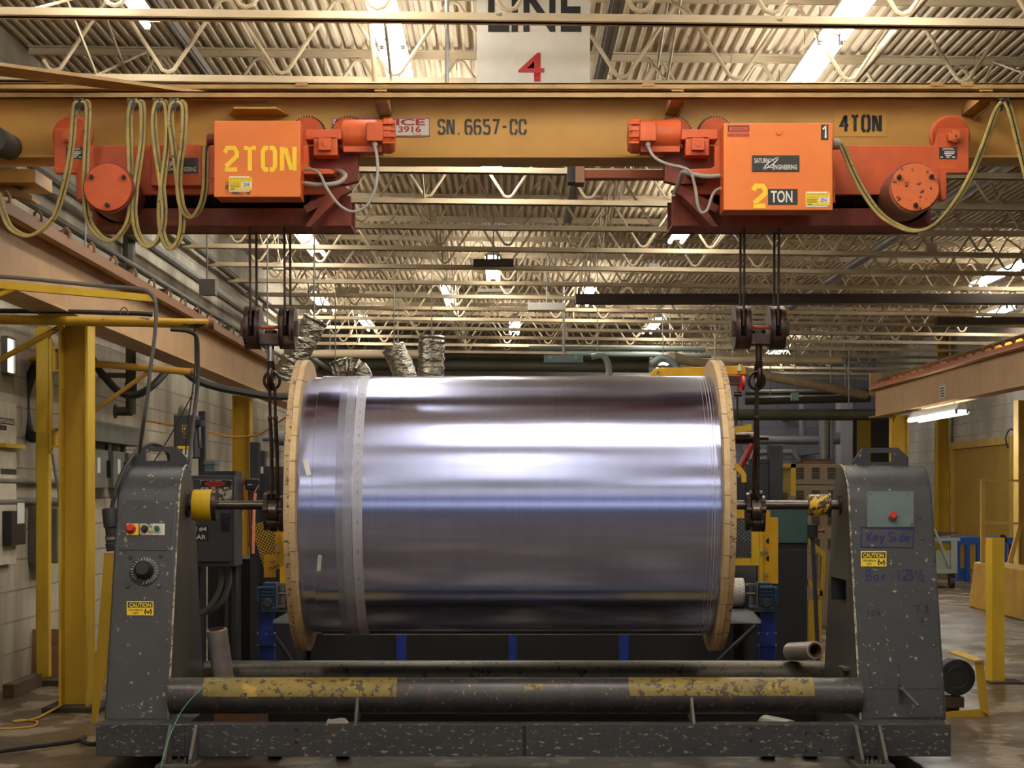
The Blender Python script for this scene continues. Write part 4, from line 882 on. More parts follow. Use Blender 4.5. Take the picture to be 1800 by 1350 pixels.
def band(xa, xb, a0, a1):
    b = B(); n = 14; R = .0846; g = []
    for i in range(n+1):
        a = math.radians(a0+(a1-a0)*i/n); g.append([b.bm.verts.new((x, 8.83-math.cos(a)*R, zt1+math.sin(a)*R)) for x in (xa, xb)])
    for i in range(n): b.bm.faces.new((g[i][0], g[i][1], g[i+1][1], g[i+1][0]))
    O('painted_band', b, yel_tube, st, 'scuffed yellow paint band')
band(X_(356, 8.75), X_(697, 8.75), 3, 100); band(X_(1106, 8.75), X_(1432, 8.75), 5, 100)
band(X_(922, 8.75), X_(954, 8.75), 24, 45)
for px in (627, 1217):
    b = B(); x = X_(px, 8.7); b.prism([(x-.006, 8.62, .21), (x-.006, 8.86, .21), (x-.006, 8.84, zt1-.07), (x-.006, 8.745, zt1+.0)], (.013, 0, 0)); O('rib_plate', b, grey_side, st)
for fx0, fx1 in ((288, 343), (1507, 1558)):
    xa, xb = X_(fx0, 8.5), X_(fx1, 8.5)
    for x in (xa+.012, xb-.012):
        b = B(); b.prism([(x-.007, 8.6, .207), (x-.007, 8.6, .052), (x-.007, 8.43, .052), (x-.007, 8.43, .075)], (.014, 0, 0)); O('gusset', b, grey_side, st)
    b = B(); b.box(xa-.02, xb+.02, 8.40, 8.6, .03, .052); b.box(xa+.0, xb-.0, 8.42, 8.58, 0, .03); O('foot_plate', b, grey_side, st, bev=.002)
    for x in (xa+.035, (xa+xb)/2, xb-.035):
        b = B(); b.cyl((x, 8.45+(.04 if x == (xa+xb)/2 else 0), .052), (x, 8.45+(.04 if x == (xa+xb)/2 else 0), .068), .011, 6); b.cyl((x, 8.45+(.04 if x == (xa+xb)/2 else 0), .068), (x, 8.45+(.04 if x == (xa+xb)/2 else 0), .082), .006, 8)
        O('foot_bolt', b, bare_steel, st)
for px in (1355, 1430, 480, 600):
    b = B(); x = X_(px, 8.9); b.cyl((x-.03, 9.0, .045), (x+.03, 9.0, .045), .045, 20); b.box(x-.034, x+.034, 8.97, 9.03, .04, .066); O('caster_wheel', b, black_rub, st)
b = B()
for px, py in ((1320, 1281), (1320, 1302), (521, 1283), (521, 1304), (1416, 1289), (1443, 1289), (1416, 1319), (1443, 1319)):
    c = P(px, py, 8.6); b.cyl(c+Vector((0, .004, 0)), c-Vector((0, .004, 0)), .008, 10)
O('beam_bolt', b, under, st)
b = B(); b.box(X_(1468, 9.3), X_(1512, 9.3), 9.12, 9.22, Z_(1196, 9.15), Z_(1172, 9.15)); b.box(X_(1466, 9.3), X_(1490, 9.3), 9.05, 9.12, Z_(1178, 9.1), Z_(1172, 9.1)); O('catch_bracket', b, grey_side, st, bev=.003)
# ================================================================ bar, collars, reel
bar = T('spindle_bar', 'oily steel bar through the reel with a chipped yellow collar at each end', 'bar', (.05, AX, ZBAR-.077))
b = B(); b.cyl((-1.546, AX, ZBAR), (1.619, AX, ZBAR), .0225, 24); O('shaft', b, shaft_m, bar)
b = B(); b.lathe((X_(340, AX), AX, ZBAR), (1, 0, 0), [(0, .03), (0, .073), (.006, .077), (.092, .077), (.094, .05)], 36); co = O('collar', b, collar_m, bar, 'large yellow collar')
b = B(); b.lathe((X_(374, AX), AX, ZBAR), (1, 0, 0), [(0, .03), (0, .079), (.022, .079), (.022, .03)], 36); O('collar_flange', b, dark_steel, co)
b = B(); b.lathe((X_(1421, AX), AX, ZBAR), (1, 0, 0), [(0, .02), (0, .05), (.01, .052), (.1, .052), (.1, .02)], 32); co = O('collar', b, collar_m2, bar, 'small yellow collar with heavily chipped paint')
b = B(); b.lathe((X_(1455, AX), AX, ZBAR), (1, 0, 0), [(0, .02), (0, .06), (.01, .06), (.01, .02)], 32); O('collar_flange', b, dark_steel, co)
ZR = 1.193; RF, RW = .708, .630
reel = T('film_reel', 'huge reel of shiny bluish metallised film between round wooden flanges', 'film reel', (.02, AX, ZR-RF))
XA, XB = -.953, .985
b = B(); b.lathe((XA, AX, ZR), (1, 0, 0), [(0, .2), (0, RW-.007), (.067, RW-.007), (.068, RW-.0055), (.069, RW), (XB-XA, RW), (XB-XA, .2)], 160)
fl = O('film_roll', b, film_m, reel, ang=25)
def flange(xi, s, label):
    f = O('flange', mk_layer(xi, xi+s*.026, 'h'), wood_m, reel, label)
    O('board_layer', mk_layer(xi+s*.0265, xi+s*.053, 'v'), wood_end, f)
def mk_layer(xa, xb, mode):
    b = B(); n = 11; w = 2*RF/n; rnd = random.Random(int(abs(xa)*1000))
    cuts = [-RF]; 
    while cuts[-1] < RF-.07: cuts.append(cuts[-1]+w*rnd.uniform(.8, 1.2))
    cuts[-1] = RF
    for k in range(len(cuts)-1):
        c0, c1 = cuts[k]+.0012, cuts[k+1]-.0012; jit = rnd.uniform(-.003, .003)
        if c0 < -RF: c0 = -RF+.002
        if c1 > RF: c1 = RF-.002
        top = []; bot = []
        for i in range(9):
            c = c0+(c1-c0)*i/8; e = math.sqrt(max(RF*RF-c*c, .0001)); top.append((c, e)); bot.append((c, -e))
        loop = top+bot[::-1]
        if mode == 'h': pts = [(xa+jit*.4, AX+e, ZR+c) for c, e in loop]
        else: pts = [(xa+jit*.4, AX+c, ZR+e) for c, e in loop]
        b.prism(pts, (xb-xa, 0, 0))
    return b
flange(XA-.001, -1, 'left round flange of pine boards'); flange(XB+.001, 1, 'right round flange of pine boards')
def on_roll(xa, xb, r, a0, a1, n=64):
    b = B(); g = []
    for i in range(n+1):
        a = math.radians(a0+(a1-a0)*i/n); g.append([b.bm.verts.new((x, AX-math.cos(a)*r, ZR+math.sin(a)*r)) for x in (xa, xb)])
    for i in range(n): b.bm.faces.new((g[i][0], g[i][1], g[i+1][1], g[i+1][0]))
    return b
tape_a = see_through(pm('translucent_grey_tape', (190, 192, 210), .45), .28); tape_b = see_through(pm('pale_tape', (200, 200, 216), .45), .45); tape_c = see_through(pm('white_tape', (212, 212, 226), .5), .68)
for (xa, xb, mt, lb) in ((X_(589, 8.67), X_(602, 8.67), tape_a, 'grey see-through tape band'), (X_(602, 8.67), X_(618, 8.67), tape_b, 'pale tape band'), (X_(619, 8.67), X_(636.5, 8.67), tape_c, 'bright white tape band')):
    O('tape_band', on_roll(xa, xb, RW+.0009, -100, 100), mt, fl, lb)
mk = pm('tape_print', (150, 150, 176), .5, .2); b = B()
for xm in (X_(610, 8.67), X_(628, 8.67)):
    for i in range(46):
        a = math.radians(-95+i*4.2); r = RW+.0014; w = .004+.002*(i % 3 == 0); da = math.radians(.35+.5*(i % 3 == 0))
        b.quad(*[(x, AX-math.cos(q)*r, ZR+math.sin(q)*r) for x, q in ((xm-w, a-da), (xm+w*.6, a-da), (xm+w, a+da), (xm-w*.6, a+da))])
O('tape_print', b, mk, fl)
def roll_patch(pix, lab):
    b = B(); q = []
    for px, py in pix:
        o = Vector((0, 0, ZC)); d = Vector(((px-VX)/F, 1, (VY-py)/F)); r = RW+.0015 if px > 552 else RW-.005
        A = 1+d.z*d.z; Bq = -2*AX+2*d.z*(ZC-ZR); Cq = AX*AX+(ZC-ZR)**2-r*r; t = (-Bq-math.sqrt(Bq*Bq-4*A*Cq))/(2*A); q.append(o+d*t)
    b.quad(*q); O('paper_sticker', b, paper, fl, lab)
roll_patch([(532, 808), (540, 806.5), (547, 834), (539, 837)], 'upper white sticker, tilted'); roll_patch([(559, 975), (566, 976), (563.5, 1004), (556.5, 1003)], 'lower white sticker')
for px, w in ((1252, .0012), (1257, .002), (1262, .0009), (1245, .0008), (571, .0009), (548, .0008)):
    b = B(); x = X_(px, 8.67); rr = (RW if px > 572 else RW-.005)+.0007; g = []
    for i in range(65):
        a = math.radians(-100+i*200/64); g.append([b.bm.verts.new((xx, AX-math.cos(a)*rr, ZR+math.sin(a)*rr)) for xx in (x-w, x+w)])
    for i in range(64): b.bm.faces.new((g[i][0], g[i][1], g[i+1][1], g[i+1][0]))
    O('film_edge_line', b, see_through(pm('film_edge', (226, 224, 232), .4), .5), fl)
# ================================================================ things lying on and around the stand
def wrap_roll(label, p0, p1, r, grp='rolls of stretch wrap'):
    p0, p1 = Vector(p0), Vector(p1); d = (p1-p0).normalized()
    t = T('stretch_wrap_roll', label, 'wrap roll', p0 if p0.z < p1.z else p1, grp)
    L = (p1-p0).length
    b = B(); b.cyl(p0, p1, r, 40, inner=r*.73); O('film_wrap', b, wrap_m, t, bev=.006)
    b = B(); b.cyl(p0-d*.004, p1+d*.004, r*.73, 36, inner=r*.64); O('core', b, core_m, t)
wrap_roll('stretch wrap roll standing tilted against the left tower', P(404, 1177, 9.68)+Vector((0, 0, -.29)), P(381, 1106, 9.6), .053)
wrap_roll('stretch wrap roll lying on the rear tube by the right tower', P(1390, 1145, 9.86), P(1433, 1143, 9.55), .046)
wrap_roll('dusty stretch wrap roll lying under the front tube near the right tower', (X_(1348, 9.35), 9.42, .11), (X_(1390, 9.2), 9.2, .11), .048)
b = B(); b.box(X_(382, 9.2), X_(458, 9.2), 9.1, 9.5, 0, .24); bx = TT('cardboard_box', b, card_m, 'brown cardboard box under the left end of the front tube', 'box', bev=.002)
b = B(); b.tube([P(405, 1196, 8.74), P(372, 1199, 8.72), P(342, 1222, 8.68), P(318, 1252, 8.6), P(300, 1290, 8.5), P(288, 1325, 8.42), P(283, 1349, 8.36), P(281, 1368, 8.34)], .004, 6, 6, flat=(.0048, .0016)); TT('plastic_strap', b, green_band, 'thin green plastic strap draped over the front tube at left', 'strap')
b = B(); b.prism([(X_(x, 8.63), 8.62, .2115+dz) for x, dz in ((574, 0), (612, 0), (606, .018), (598, .02), (582, .013), (576, .016))], (0, .05, 0)); TT('plastic_scrap', b, wrap_m, 'crumpled clear plastic scrap on the front beam', 'scrap')
# ================================================================ left side
def ibeam(name, x, y0, y1, z0, z1, w, mat, label, cat):
    r = T(name, label, cat, (x, (y0+y1)/2, z0)); b = B()
    b.box(x-w/2, x+w/2, y0, y1, z0, z0+.016); b.box(x-w/2, x+w/2, y0, y1, z1-.016, z1); b.box(x-.006, x+.006, y0, y1, z0+.016, z1-.016)
    O('beam', b, mat, r, bev=.002); return r
rb = ibeam('runway_beam', -2.48, 7.4, 30, 2.239, 2.625, .2, tan_beam, 'tan runway beam running back along the left wall', 'beam')
b = B(); b.box(-2.5, -2.455, 7.4, 30, 2.625, 2.66); O('crane_rail', b, tan_edge, rb)
b = B(); b.box(-2.385, -2.365, 7.4, 30, 2.58, 2.64); O('edge_angle', b, clip_m, rb)
b = B()
for i in range(36): y = 7.8+i*.62; b.tube([(-2.40, y, 2.63), (-2.39, y, 2.675), (-2.37, y, 2.685), (-2.355, y, 2.66), (-2.355, y, 2.63)], .008, 6)
O('rail_clip', b, clip_m, rb)
b = B()
for dx, dz in ((-.17, .09), (-.2, .15), (-.14, .05)): b.cyl((-2.48+dx+.05, 7.4, 2.63+dz), (-2.48+dx+.05, 30, 2.63+dz), .013, 8)
for i in range(14): y = 8+i*1.6; b.box(-2.66, -2.56, y, y+.02, 2.61, 2.8)
O('conductor_bar', b, dark_beam, rb)
def hcolumn(xa, xb, y, d, top, mat, label):
    r = T('steel_column', label, 'column', ((xa+xb)/2, y+d/2, 0), 'yellow crane columns'); b = B()
    b.box(xa, xa+.014, y, y+d, .03, top); b.box(xb-.014, xb, y, y+d, .03, top); b.box(xa+.014, xb-.014, y+d/2-.006, y+d/2+.006, .03, top)
    O('shaft', b, mat, r)
    b = B(); b.box(xa-.07, xb+.07, y-.06, y+d+.06, 0, .03); O('base_plate', b, concrete, r)
    return r
hcolumn(X_(103, 10.95), X_(154, 10.95), 10.95, .2, 2.235, yel_post, 'wide yellow column at the left front under the tan runway beam')
hcolumn(X_(408, 19.0), X_(440, 19.0), 19.0, .2, 2.235, yel_post, 'yellow column behind the left tower further back under the runway beam')
b = B(); b.box(X_(76, 10.9), X_(178, 10.9), 10.86, 11.3, 0, .028); TT('concrete_pad', b, concrete, 'dark grimy pad under the front left yellow column', 'pad')
pr = T('yellow_post', 'slim yellow post by the left wall beside the wide column', 'post', (X_(75, 12.7), 12.75, 0))
b = B(); b.box(X_(62.5, 12.7), X_(86, 12.7), 12.7, 12.78, .02, Z_(574, 12.7)); O('shaft', b, yel_post, pr, bev=.01)
b = B(); b.box(X_(56, 12.7), X_(108, 12.7), 12.64, 12.86, 0, .02); O('base_plate', b, concrete, pr)
b = B(); b.box(X_(86.5, 12.7), X_(92, 12.7), 12.69, 12.72, Z_(798, 12.7), Z_(596, 12.7)); O('hinge_strip', b, yel_post, pr)
for y0, y1 in ((613, 650), (756, 783)):
    b = B(); b.cyl(P(97, y0, 12.7), P(97, y1, 12.7), .02, 14); b.pbox(91, y0-3, 103, y0, 12.66, 12.74); b.pbox(91, y1, 103, y1+3, 12.66, 12.74); O('hinge_roller', b, yel_worn, pr)
b = B(); b.tube([P(92, 798, 12.7), P(104, 870, 12.72), P(112, 950, 12.75)], .011, 8); O('stay_rod', b, galv, pr)
def boom(label, pts, r, brace, br, mat, Y, flat=False):
    t = T('jib_boom', label, 'jib boom', P(pts[0][0], pts[0][1], Y), 'yellow pipe booms at left'); b = B()
    p, q = P(*pts[0], Y), P(*pts[1], Y+.0)
    if flat:
        d = Vector((0, .05, 0)); w = Vector((0, 0, r)); b.prism([p-w, q-w*.9, q+w*.9, p+w], d)
    else: b.cyl(p, q, r, 20)
    O('arm', b, mat, t)
    if not flat:
        b = B(); u = (q-p).normalized(); b.cyl(q-u*.01, q+u*.02, r*1.15, 20); O('end_cap', b, clip_m, t)
    b = B(); b.cyl(P(*brace[0], Y+.02), P(*brace[1], Y+.02), br, 10); O('brace', b, mat, t)
    return t
bm1 = boom('upper yellow flat jib boom crossing the tan beam at far left', ((-4, 500), (270, 524)), .0175, ((-3, 518), (24, 508)), .014, yel_post, 8.85, True)
bm2 = boom('yellow pipe boom with worn paint just above the wide left column', ((-40, 561), (371, 569)), .026, ((-30, 648), (112, 572)), .017, yel_worn, 10.35)
bm3 = boom('thin orange yellow pipe boom behind the wide left column', ((52, 630), (338, 654)), .024, ((160, 726), (262, 653)), .016, hose_yel, 13.0)
def cable(name, label, pts, r, mat, cat, grp=None, hang=None):
    b = B(); b.tube([P(*p) for p in pts], r, 8, 6); o = TT(name, b, mat, label, cat, grp)
    if hang:
        c = P(*hang); b = B(); b.tube([c, (c.x, c.y, 4.2-SLOPE*c.x)], .006, 6); O('hanger', b, galv, o)
    return o
cable('hanging_cable', 'grey cable lying on the upper flat boom and hanging from its end', [(-4, 486, 8.87), (60, 491, 8.87), (160, 501, 8.87), (238, 507, 8.87), (262, 514, 8.85), (274, 535, 8.84), (272, 590, 8.84), (264, 650, 8.84), (259, 700, 8.86), (252, 745, 8.9), (245, 795, 9.18)], .0095, cable_grey, 'cable')
cable('hanging_cable', 'dark cable bundle lying on the worn pipe boom at left', [(-30, 546, 10.36), (60, 547, 10.36), (130, 548, 10.36), (200, 550, 10.36), (240, 551, 10.36), (268, 553, 10.36)], .013, black_rub, 'cable')
cable('hanging_cable', 'dark cable drooping from the end of the worn pipe boom to the left tower', [(300, 579, 10.32), (330, 582, 10.32), (345, 592, 10.34), (348, 620, 10.34), (347, 680, 10.3), (340, 740, 10.2), (335, 790, 10.1), (333, 830, 10.0)], .011, cable_pur, 'cable')
cable('hanging_cable', 'thin black wire beside the cable drooping to the left tower', [(342, 573, 10.37), (343, 640, 10.4), (338, 690, 10.4), (331, 740, 10.4), (326, 800, 10.4)], .004, black_rub, 'cable')
for (px, py, Y) in ((75, 551, 10.28), (218, 549, 10.28)): b = B(); c = P(px, py, Y); b.tube([c+Vector((math.cos(a)*.02, 0, math.sin(a)*.026)) for a in [math.radians(-20+i*20) for i in range(12)]], .004, 6); O('cable_hook', b, clip_m, bm2)
hs = cable('rubber_hose', 'thick black corrugated hose sagging behind the wide left column', [(150, 600, 13.4), (165, 636, 13.4), (185, 664, 13.4), (212, 690, 13.4), (240, 694, 13.4), (268, 678, 13.4), (292, 653, 13.5)], .026, black_rub, 'hose', None, (150, 600, 13.4))
cable('rubber_hose', 'thick black corrugated hose running right towards the reel', [(325, 652, 13.6), (345, 668, 13.6), (380, 680, 13.7), (420, 688, 13.8), (470, 696, 13.9), (505, 697, 14.0)], .028, black_rub, 'hose', None, (470, 696, 13.9))
cable('rubber_hose', 'thick black hose hung in a coil beside the slim yellow post', [(64, 640, 12.9), (52, 668, 12.95), (44, 700, 12.95), (46, 740, 12.95), (56, 770, 12.9), (62, 760, 12.9)], .035, black_rub, 'hose')
cable('air_line', 'thin orange air line drooping behind the left hook sling', [(248, 738, 17.0), (372, 760, 17.0), (405, 768, 17.0), (450, 765, 16.6), (480, 748, 16.0), (505, 732, 15.6)], .009, hose_orn, 'hose')
# wall panel with labels, on the left wall
def wx(px): return 3350*(-XL-.05)/(VX-px)            # depth on the panel's face from photo x
pn = T('wall_panel', 'cream wall panel lettered MAINTENANCE at the far left edge', 'panel', (XL+.025, 11.8, .72))
b = B(); b.box(XL, XL+.05, 11.2, wx(29), Z_(992, wx(15)), Z_(708, wx(15))); O('board', b, panel_wh, pn, bev=.003)
YU = Vector((0, 1, 0))
def wplate(y0, y1, z0, z1, mat, name, lab=None, th=.003):
    b = B(); b.box(XL+.05, XL+.05+th, y0, y1, z0, z1); return O(name, b, mat, pn, lab)
ya, yb = wx(-8), wx(25)
zc = Z_(741, wx(14)); tt_ = wplate(ya, yb, zc-.02, zc+.02, plate_dk, 'label_plate', 'dark plate lettered MAINTENANCE')
text('lettering', 'MAINTENANCE', (XL+.0545, ya+.02, zc-.013), YU, ZU, .026, ink_wh, tt_, bold=.01, width=yb-ya-.04)
zc = Z_(752, wx(6)); wplate(wx(0), wx(11), zc-.016, zc+.016, plate_dk, 'label_plate')
zc = Z_(829, wx(14)); t3 = wplate(wx(1), wx(28), zc-.018, zc+.018, plate_dk, 'label_plate')
text('lettering', 'ACME TRAVERSE', (XL+.0545, wx(2), zc-.011), YU, ZU, .022, ink_wh, t3, bold=.01, width=wx(27)-wx(2)) if False else None
zc = Z_(920, wx(20)); b = B(); b.box(XL+.05, XL+.11, wx(4), wx(28)+.02, Z_(958, wx(16)), Z_(898, wx(16))); O('file_pocket', b, black_m, pn, 'black file pocket', bev=.003)
b = B(); b.box(XL+.112, XL+.114, wx(13), wx(26), Z_(920, wx(20)), Z_(884, wx(20))); O('paper_tag', b, paper, pn, 'white paper tag')
# trough, disconnect boxes and pipes on the left wall
b = B(); b.box(XL, XL+.19, 14.2, 16.05, Z_(777, 14.6), Z_(744, 14.6)); TT('wiring_trough', b, wall_grey, 'long grey metal wiring trough on the left wall behind the wide column', 'trough', bev=.004)
for i, (ya, yb, lab) in enumerate(((14.2, 14.75, 'grey switch box under the wiring trough, nearest the wide column'), (14.95, 15.4, 'grey switch box in the middle under the wiring trough'), (15.55, 16.0, 'grey switch box at the far end under the wiring trough'))):
    t = T('switch_box', lab, 'switch box', (XL+.1, (ya+yb)/2, Z_(858, 14.8)), 'switch boxes under the wiring trough')
    b = B(); b.box(XL, XL+.17, ya, yb, Z_(858, 14.8), Z_(792, 14.8)); O('box', b, wall_grey, t, bev=.006)
    b = B(); b.box(XL+.17, XL+.2, yb-.06, yb-.03, Z_(840, 14.8), Z_(810, 14.8)); O('handle', b, black_m, t)
    b = B(); b.box(XL+.17, XL+.173, ya+.15, ya+.25, Z_(832, 14.8), Z_(806, 14.8)); O('label_plate', b, paper, t)
    b = B(); b.cyl((XL+.08, (ya+yb)/2, Z_(794, 14.8)), (XL+.08, (ya+yb)/2, Z_(776, 14.8)), .025, 12); O('conduit', b, galv, t)
b = B(); b.box(XL, XL+.2, 12.95, 13.4, Z_(990, 13), Z_(893, 13)); TT('switch_box', b, wall_grey, 'tall grey box low on the wall between the slim post and wide column', 'switch box', bev=.006)
vp = T('vertical_pipe', 'dark vertical pipe with an elbow on the left wall', 'pipe', (X_(230, 15.2), 15.2, Z_(732, 15.2)))
b = B(); b.cyl(P(230, 560, 15.2), P(230, 728, 15.2), .042, 16); b.cyl(P(233, 723, 15.2), P(205, 723, 15.2), .036, 16); b.cyl(P(201, 723, 15.2), P(205, 723, 15.2), .055, 16); O('pipe', b, pipe_dark, vp)
b = B(); b.cyl(P(230, 672, 15.2), P(230, 690, 15.2), .05, 16); O('coupling', b, pipe_dark, vp)
b = B(); z = Z_(660, 15.2); b.box(XL, X_(228, 15.2), 15.18, 15.22, z-.02, z+.02); O('wall_bracket', b, pipe_dark, vp)
cable('wall_pipe', 'pale vertical pipe high on the left wall behind the cable loops', [(227, 395, 16.0), (227, 450, 16.0), (227, 500, 16.0)], .052, wall_grey, 'pipe')
for i, (z, r_, lb) in enumerate(((3.16, .028, 'middle'), (2.96, .022, 'second from the bottom'), (2.76, .028, 'lowest'), (3.40, .045, 'second from the top'), (3.74, .035, 'highest'))):
    b = B(); b.cyl((XL+.12+.05*(i % 2), 10.5, z), (XL+.12+.05*(i % 2), 36, z), r_, 10); TT('wall_pipe', b, pipe_dark if i != 3 else wall_grey, lb+' pipe along the left wall above the runway beam', 'pipe', 'pipes along the left wall')
for yy, zz in ((13.3, .98), (13.3, .83)):
    b = B(); z = ZC+(VY-(846 if zz > .9 else 882))*12.6/F; b.cyl((XL+.04, 11.95, z), (XL+.04, 14.1, z), .02, 10); TT('wall_pipe', b, wall_grey, ('upper' if zz > .9 else 'lower')+' grey conduit on the wall between the panel and slim post', 'pipe')
b = B(); b.box(XL, XL+.1, 12.0, 12.5, Z_(788, 12.3), Z_(781, 12.3)); TT('wall_bracket', b, yel_post, 'small yellow bracket arm from the wall to the slim post', 'bracket')
# floor things at left
b = B(); b.box(X_(8, 11.7), X_(28, 11.7), 11.65, 12.36, 0, .085); TT('timber_block', b, timber, 'dirty timber lying along the left wall', 'timber', bev=.004)
b = B(); b.pbox(38, 1196, 104, 1212, 12.4, 12.5); TT('timber_block', b, timber, 'dirty timber lying across by the slim yellow post', 'timber', bev=.004)
cb = T('cardboard_sheet', 'brown cardboard sheet leaning behind the slim yellow post with black marker writing', 'cardboard', (X_(82, 12.9), 12.9, 0))
b = B(); b.prism([P(57, 1106, 13.05), P(110, 1106, 13.05), (X_(110, 12.92), 12.88, .0), (X_(57, 12.92), 12.88, .0)], (0, .02, 0)); O('sheet', b, card_m, cb)
b = B(); strokes(b, 'sn', P(89, 1134, 12.96), XU, ZU, 9*12.96/F, 1.2*12.96/F, adv=.9); O('handwriting', b, ink_dkblk, cb)
cable('floor_cable', 'black cable lying on the floor at the lower left', [(-30, 1325, 8.95), (30, 1316, 9.15), (90, 1309, 9.35), (135, 1302, 9.5), (150, 1296, 9.6), (142, 1301, 9.5), (158, 1308, 9.35), (175, 1306, 9.4)], .012, black_rub, 'cable')
cable('floor_hose', 'thin yellow hose lying on the floor by the wide left column', [(-20, 1282, 10.08), (30, 1280, 10.12), (60, 1276, 10.2), (64, 1268, 10.4), (40, 1266, 10.45), (22, 1269, 10.4), (60, 1264, 10.5), (85, 1252, 10.8), (104, 1242, 10.85)], .007, hose_yel, 'hose')
# black plug and cable on the left tower
pl = T('power_plug', 'black heavy power plug hung on the left side of the left tower', 'plug', P(198, 972, 9.1))
b = B(); p0, p1 = P(192, 893, 9.05), P(199, 970, 9.05); d = (p1-p0).normalized()
b.lathe(p0, d, [(0, .03), (.01, .036), (.09, .034), (.095, .028), (.13, .028), (.135, .032), (.165, .03), (.17, .034), (.205, .03)], 20); O('body', b, black_rub, pl)
b = B(); b.lathe(p0+d*.138, d, [(0, .033), (.012, .033)], 20); O('ring', b, galv, pl)
cable('power_cable', 'black power cable arching over the left tower down to its plug', [(195, 900, 9.05), (202, 868, 9.05), (212, 838, 9.1), (226, 812, 9.2), (244, 790, 9.35), (264, 781, 9.5), (284, 785, 9.55), (296, 800, 9.6), (299, 822, 9.62)], .0105, black_rub, 'cable')
b = B(); b.tube([P(340, 690, 11.2), P(300, 765, 11.2), P(270, 812, 11.2)], .004, 6, 4); TT('hanging_cable', b, black_rub, 'thin black wire running down behind the left lift handle', 'cable')
# yellow leaning guard behind the left tower
b = B(); b.prism([P(183, 972, 10.4), P(200, 972, 10.4), P(196, 1080, 10.4), P(186, 1180, 10.4), (X_(168, 10.4), 10.4, 0), (X_(160, 10.4), 10.4, 0)], (0, .03, 0)); TT('yellow_guard', b, yel_post, 'yellow guard plate leaning between the wide column and left tower', 'guard')
# disconnect switch on its strut post
ds = T('disconnect_switch', 'dark disconnect switch box on a strut post behind the left tower', 'switch box', (X_(328, 11.6), 11.6, 0))
b = B(); b.box(X_(346, 11.6), X_(357, 11.6), 11.66, 11.72, 0, Z_(722, 11.6)); b.box(X_(307, 11.6), X_(316, 11.6), 11.72, 11.78, 0, Z_(722, 11.6)); O('strut_post', b, navy, ds)
b = B(); b.pbox(305, 729, 343, 805, 11.45, 11.66); sb = O('switch_housing', b, charcoal, ds, bev=.008)
b = B(); b.pbox(307, 736, 339, 790, 11.44, 11.45); O('door', b, charcoal, sb, bev=.004)
b = B(); y = 11.437
b.pbox(320, 747, 329, 748, y, y+.002); b.pbox(320, 759, 329, 760, y, y+.002); b.pbox(320, 747, 321, 760, y, y+.002); b.pbox(328, 747, 329, 760, y, y+.002); b.pbox(323, 751, 326, 756, y, y+.002); b.pbox(321, 763, 329, 764, y, y+.002); b.pbox(321, 768, 329, 769, y, y+.002)
O('maker_mark', b, pm('gold_print', (190, 168, 96), .4), sb)
b = B(); b.pbox(312, 784, 339, 789, 11.436, 11.44); O('warning_strip', b, stick_yel, sb)
b = B(); b.pbox(321, 790, 339, 804, 11.436, 11.44); O('label_plate', b, paper, sb)
b = B(); b.tube([P(349, 742, 11.5), P(350, 760, 11.44), P(352, 788, 11.42)], .012, 8); b.pbox(345, 738, 353, 748, 11.45, 11.6); O('lever', b, black_m, sb)
b = B(); b.cyl(P(322, 731, 11.55), P(324, 722, 11.55), .036, 16); b.ball(P(324, 721, 11.55), .036); O('conduit_hub', b, wall_grey, sb)
b = B(); b.pbox(360, 816, 377, 827, 10.8, 10.95); b.pbox(358, 810, 378, 816, 10.79, 10.96); TT('junction_box', b, teal_plate, 'small pale grey box on the cabinet top behind the left tower', 'box')
# electrical cabinet with WARNING sign
ec = T('electrical_cabinet', 'dark grey electrical cabinet with a red WARNING sign behind the left collar', 'cabinet', (X_(380, 10.75), 10.9, 0))
b = B(); b.pbox(325, 836, 412, 996, 10.72, 11.05); O('enclosure', b, charcoal, ec, bev=.004)
b = B(); b.pbox(328, 842, 406, 988, 10.70, 10.72); dr = O('door', b, charcoal, ec, bev=.004)
b = B(); b.pbox(352, 844, 408, 884, 10.697, 10.7); O('warning_sign', b, pm('worn_sign_white', (180, 176, 160), .6, chip=(60, 60, 56), ct=.5, cs=40), dr, 'worn sign with red WARNING oval')
b = B(); b.pbox(353, 845, 407, 856, 10.695, 10.697); c = P(378, 850.5, 10.692); O('sign_band', b, ink_blk, dr)
b = B(); b.prism([c+Vector((math.cos(a)*18*10.69/F, 0, math.sin(a)*5*10.69/F)) for a in [i*2*PI/28 for i in range(28)]], (0, .002, 0)); O('sign_oval', b, red_m, dr)
text('lettering', 'WARNING', P(363.5, 853.5, 10.6915), XU, ZU, 6*10.69/F, ink_blk, dr, bold=.02, width=29*10.69/F)
for s, x1, y0, y1 in (('LINE #4', 367, 923, 937), ('BAR', 367, 939, 951)):
    b = B(); b.pbox(330, y0, x1, y1, 10.697, 10.7); O('label_plate', b, ink_blk, dr)
    w = 15 if s == 'BAR' else 46
    text('lettering', s, P(362-(0 if 0 else (23 if s == 'BAR' else 39)), y1-3, 10.6955), XU, ZU, 8*10.7/F, ink_wh, dr, bold=.02, width=(23 if s == 'BAR' else 40)*10.7/F)
b = B(); b.pbox(389, 901, 405, 934, 10.69, 10.7); b.pbox(394, 908, 400, 924, 10.68, 10.69); O('latch', b, black_m, dr, bev=.004)
b = B(); b.pbox(358, 828, 414, 836, 10.75, 11.0); O('top_channel', b, navy, ec)
for px in (345, 409): b = B(); b.box(X_(px-4, 10.9), X_(px+4, 10.9), 10.95, 11.03, 0, Z_(996, 10.9)); O('leg', b, navy, ec)
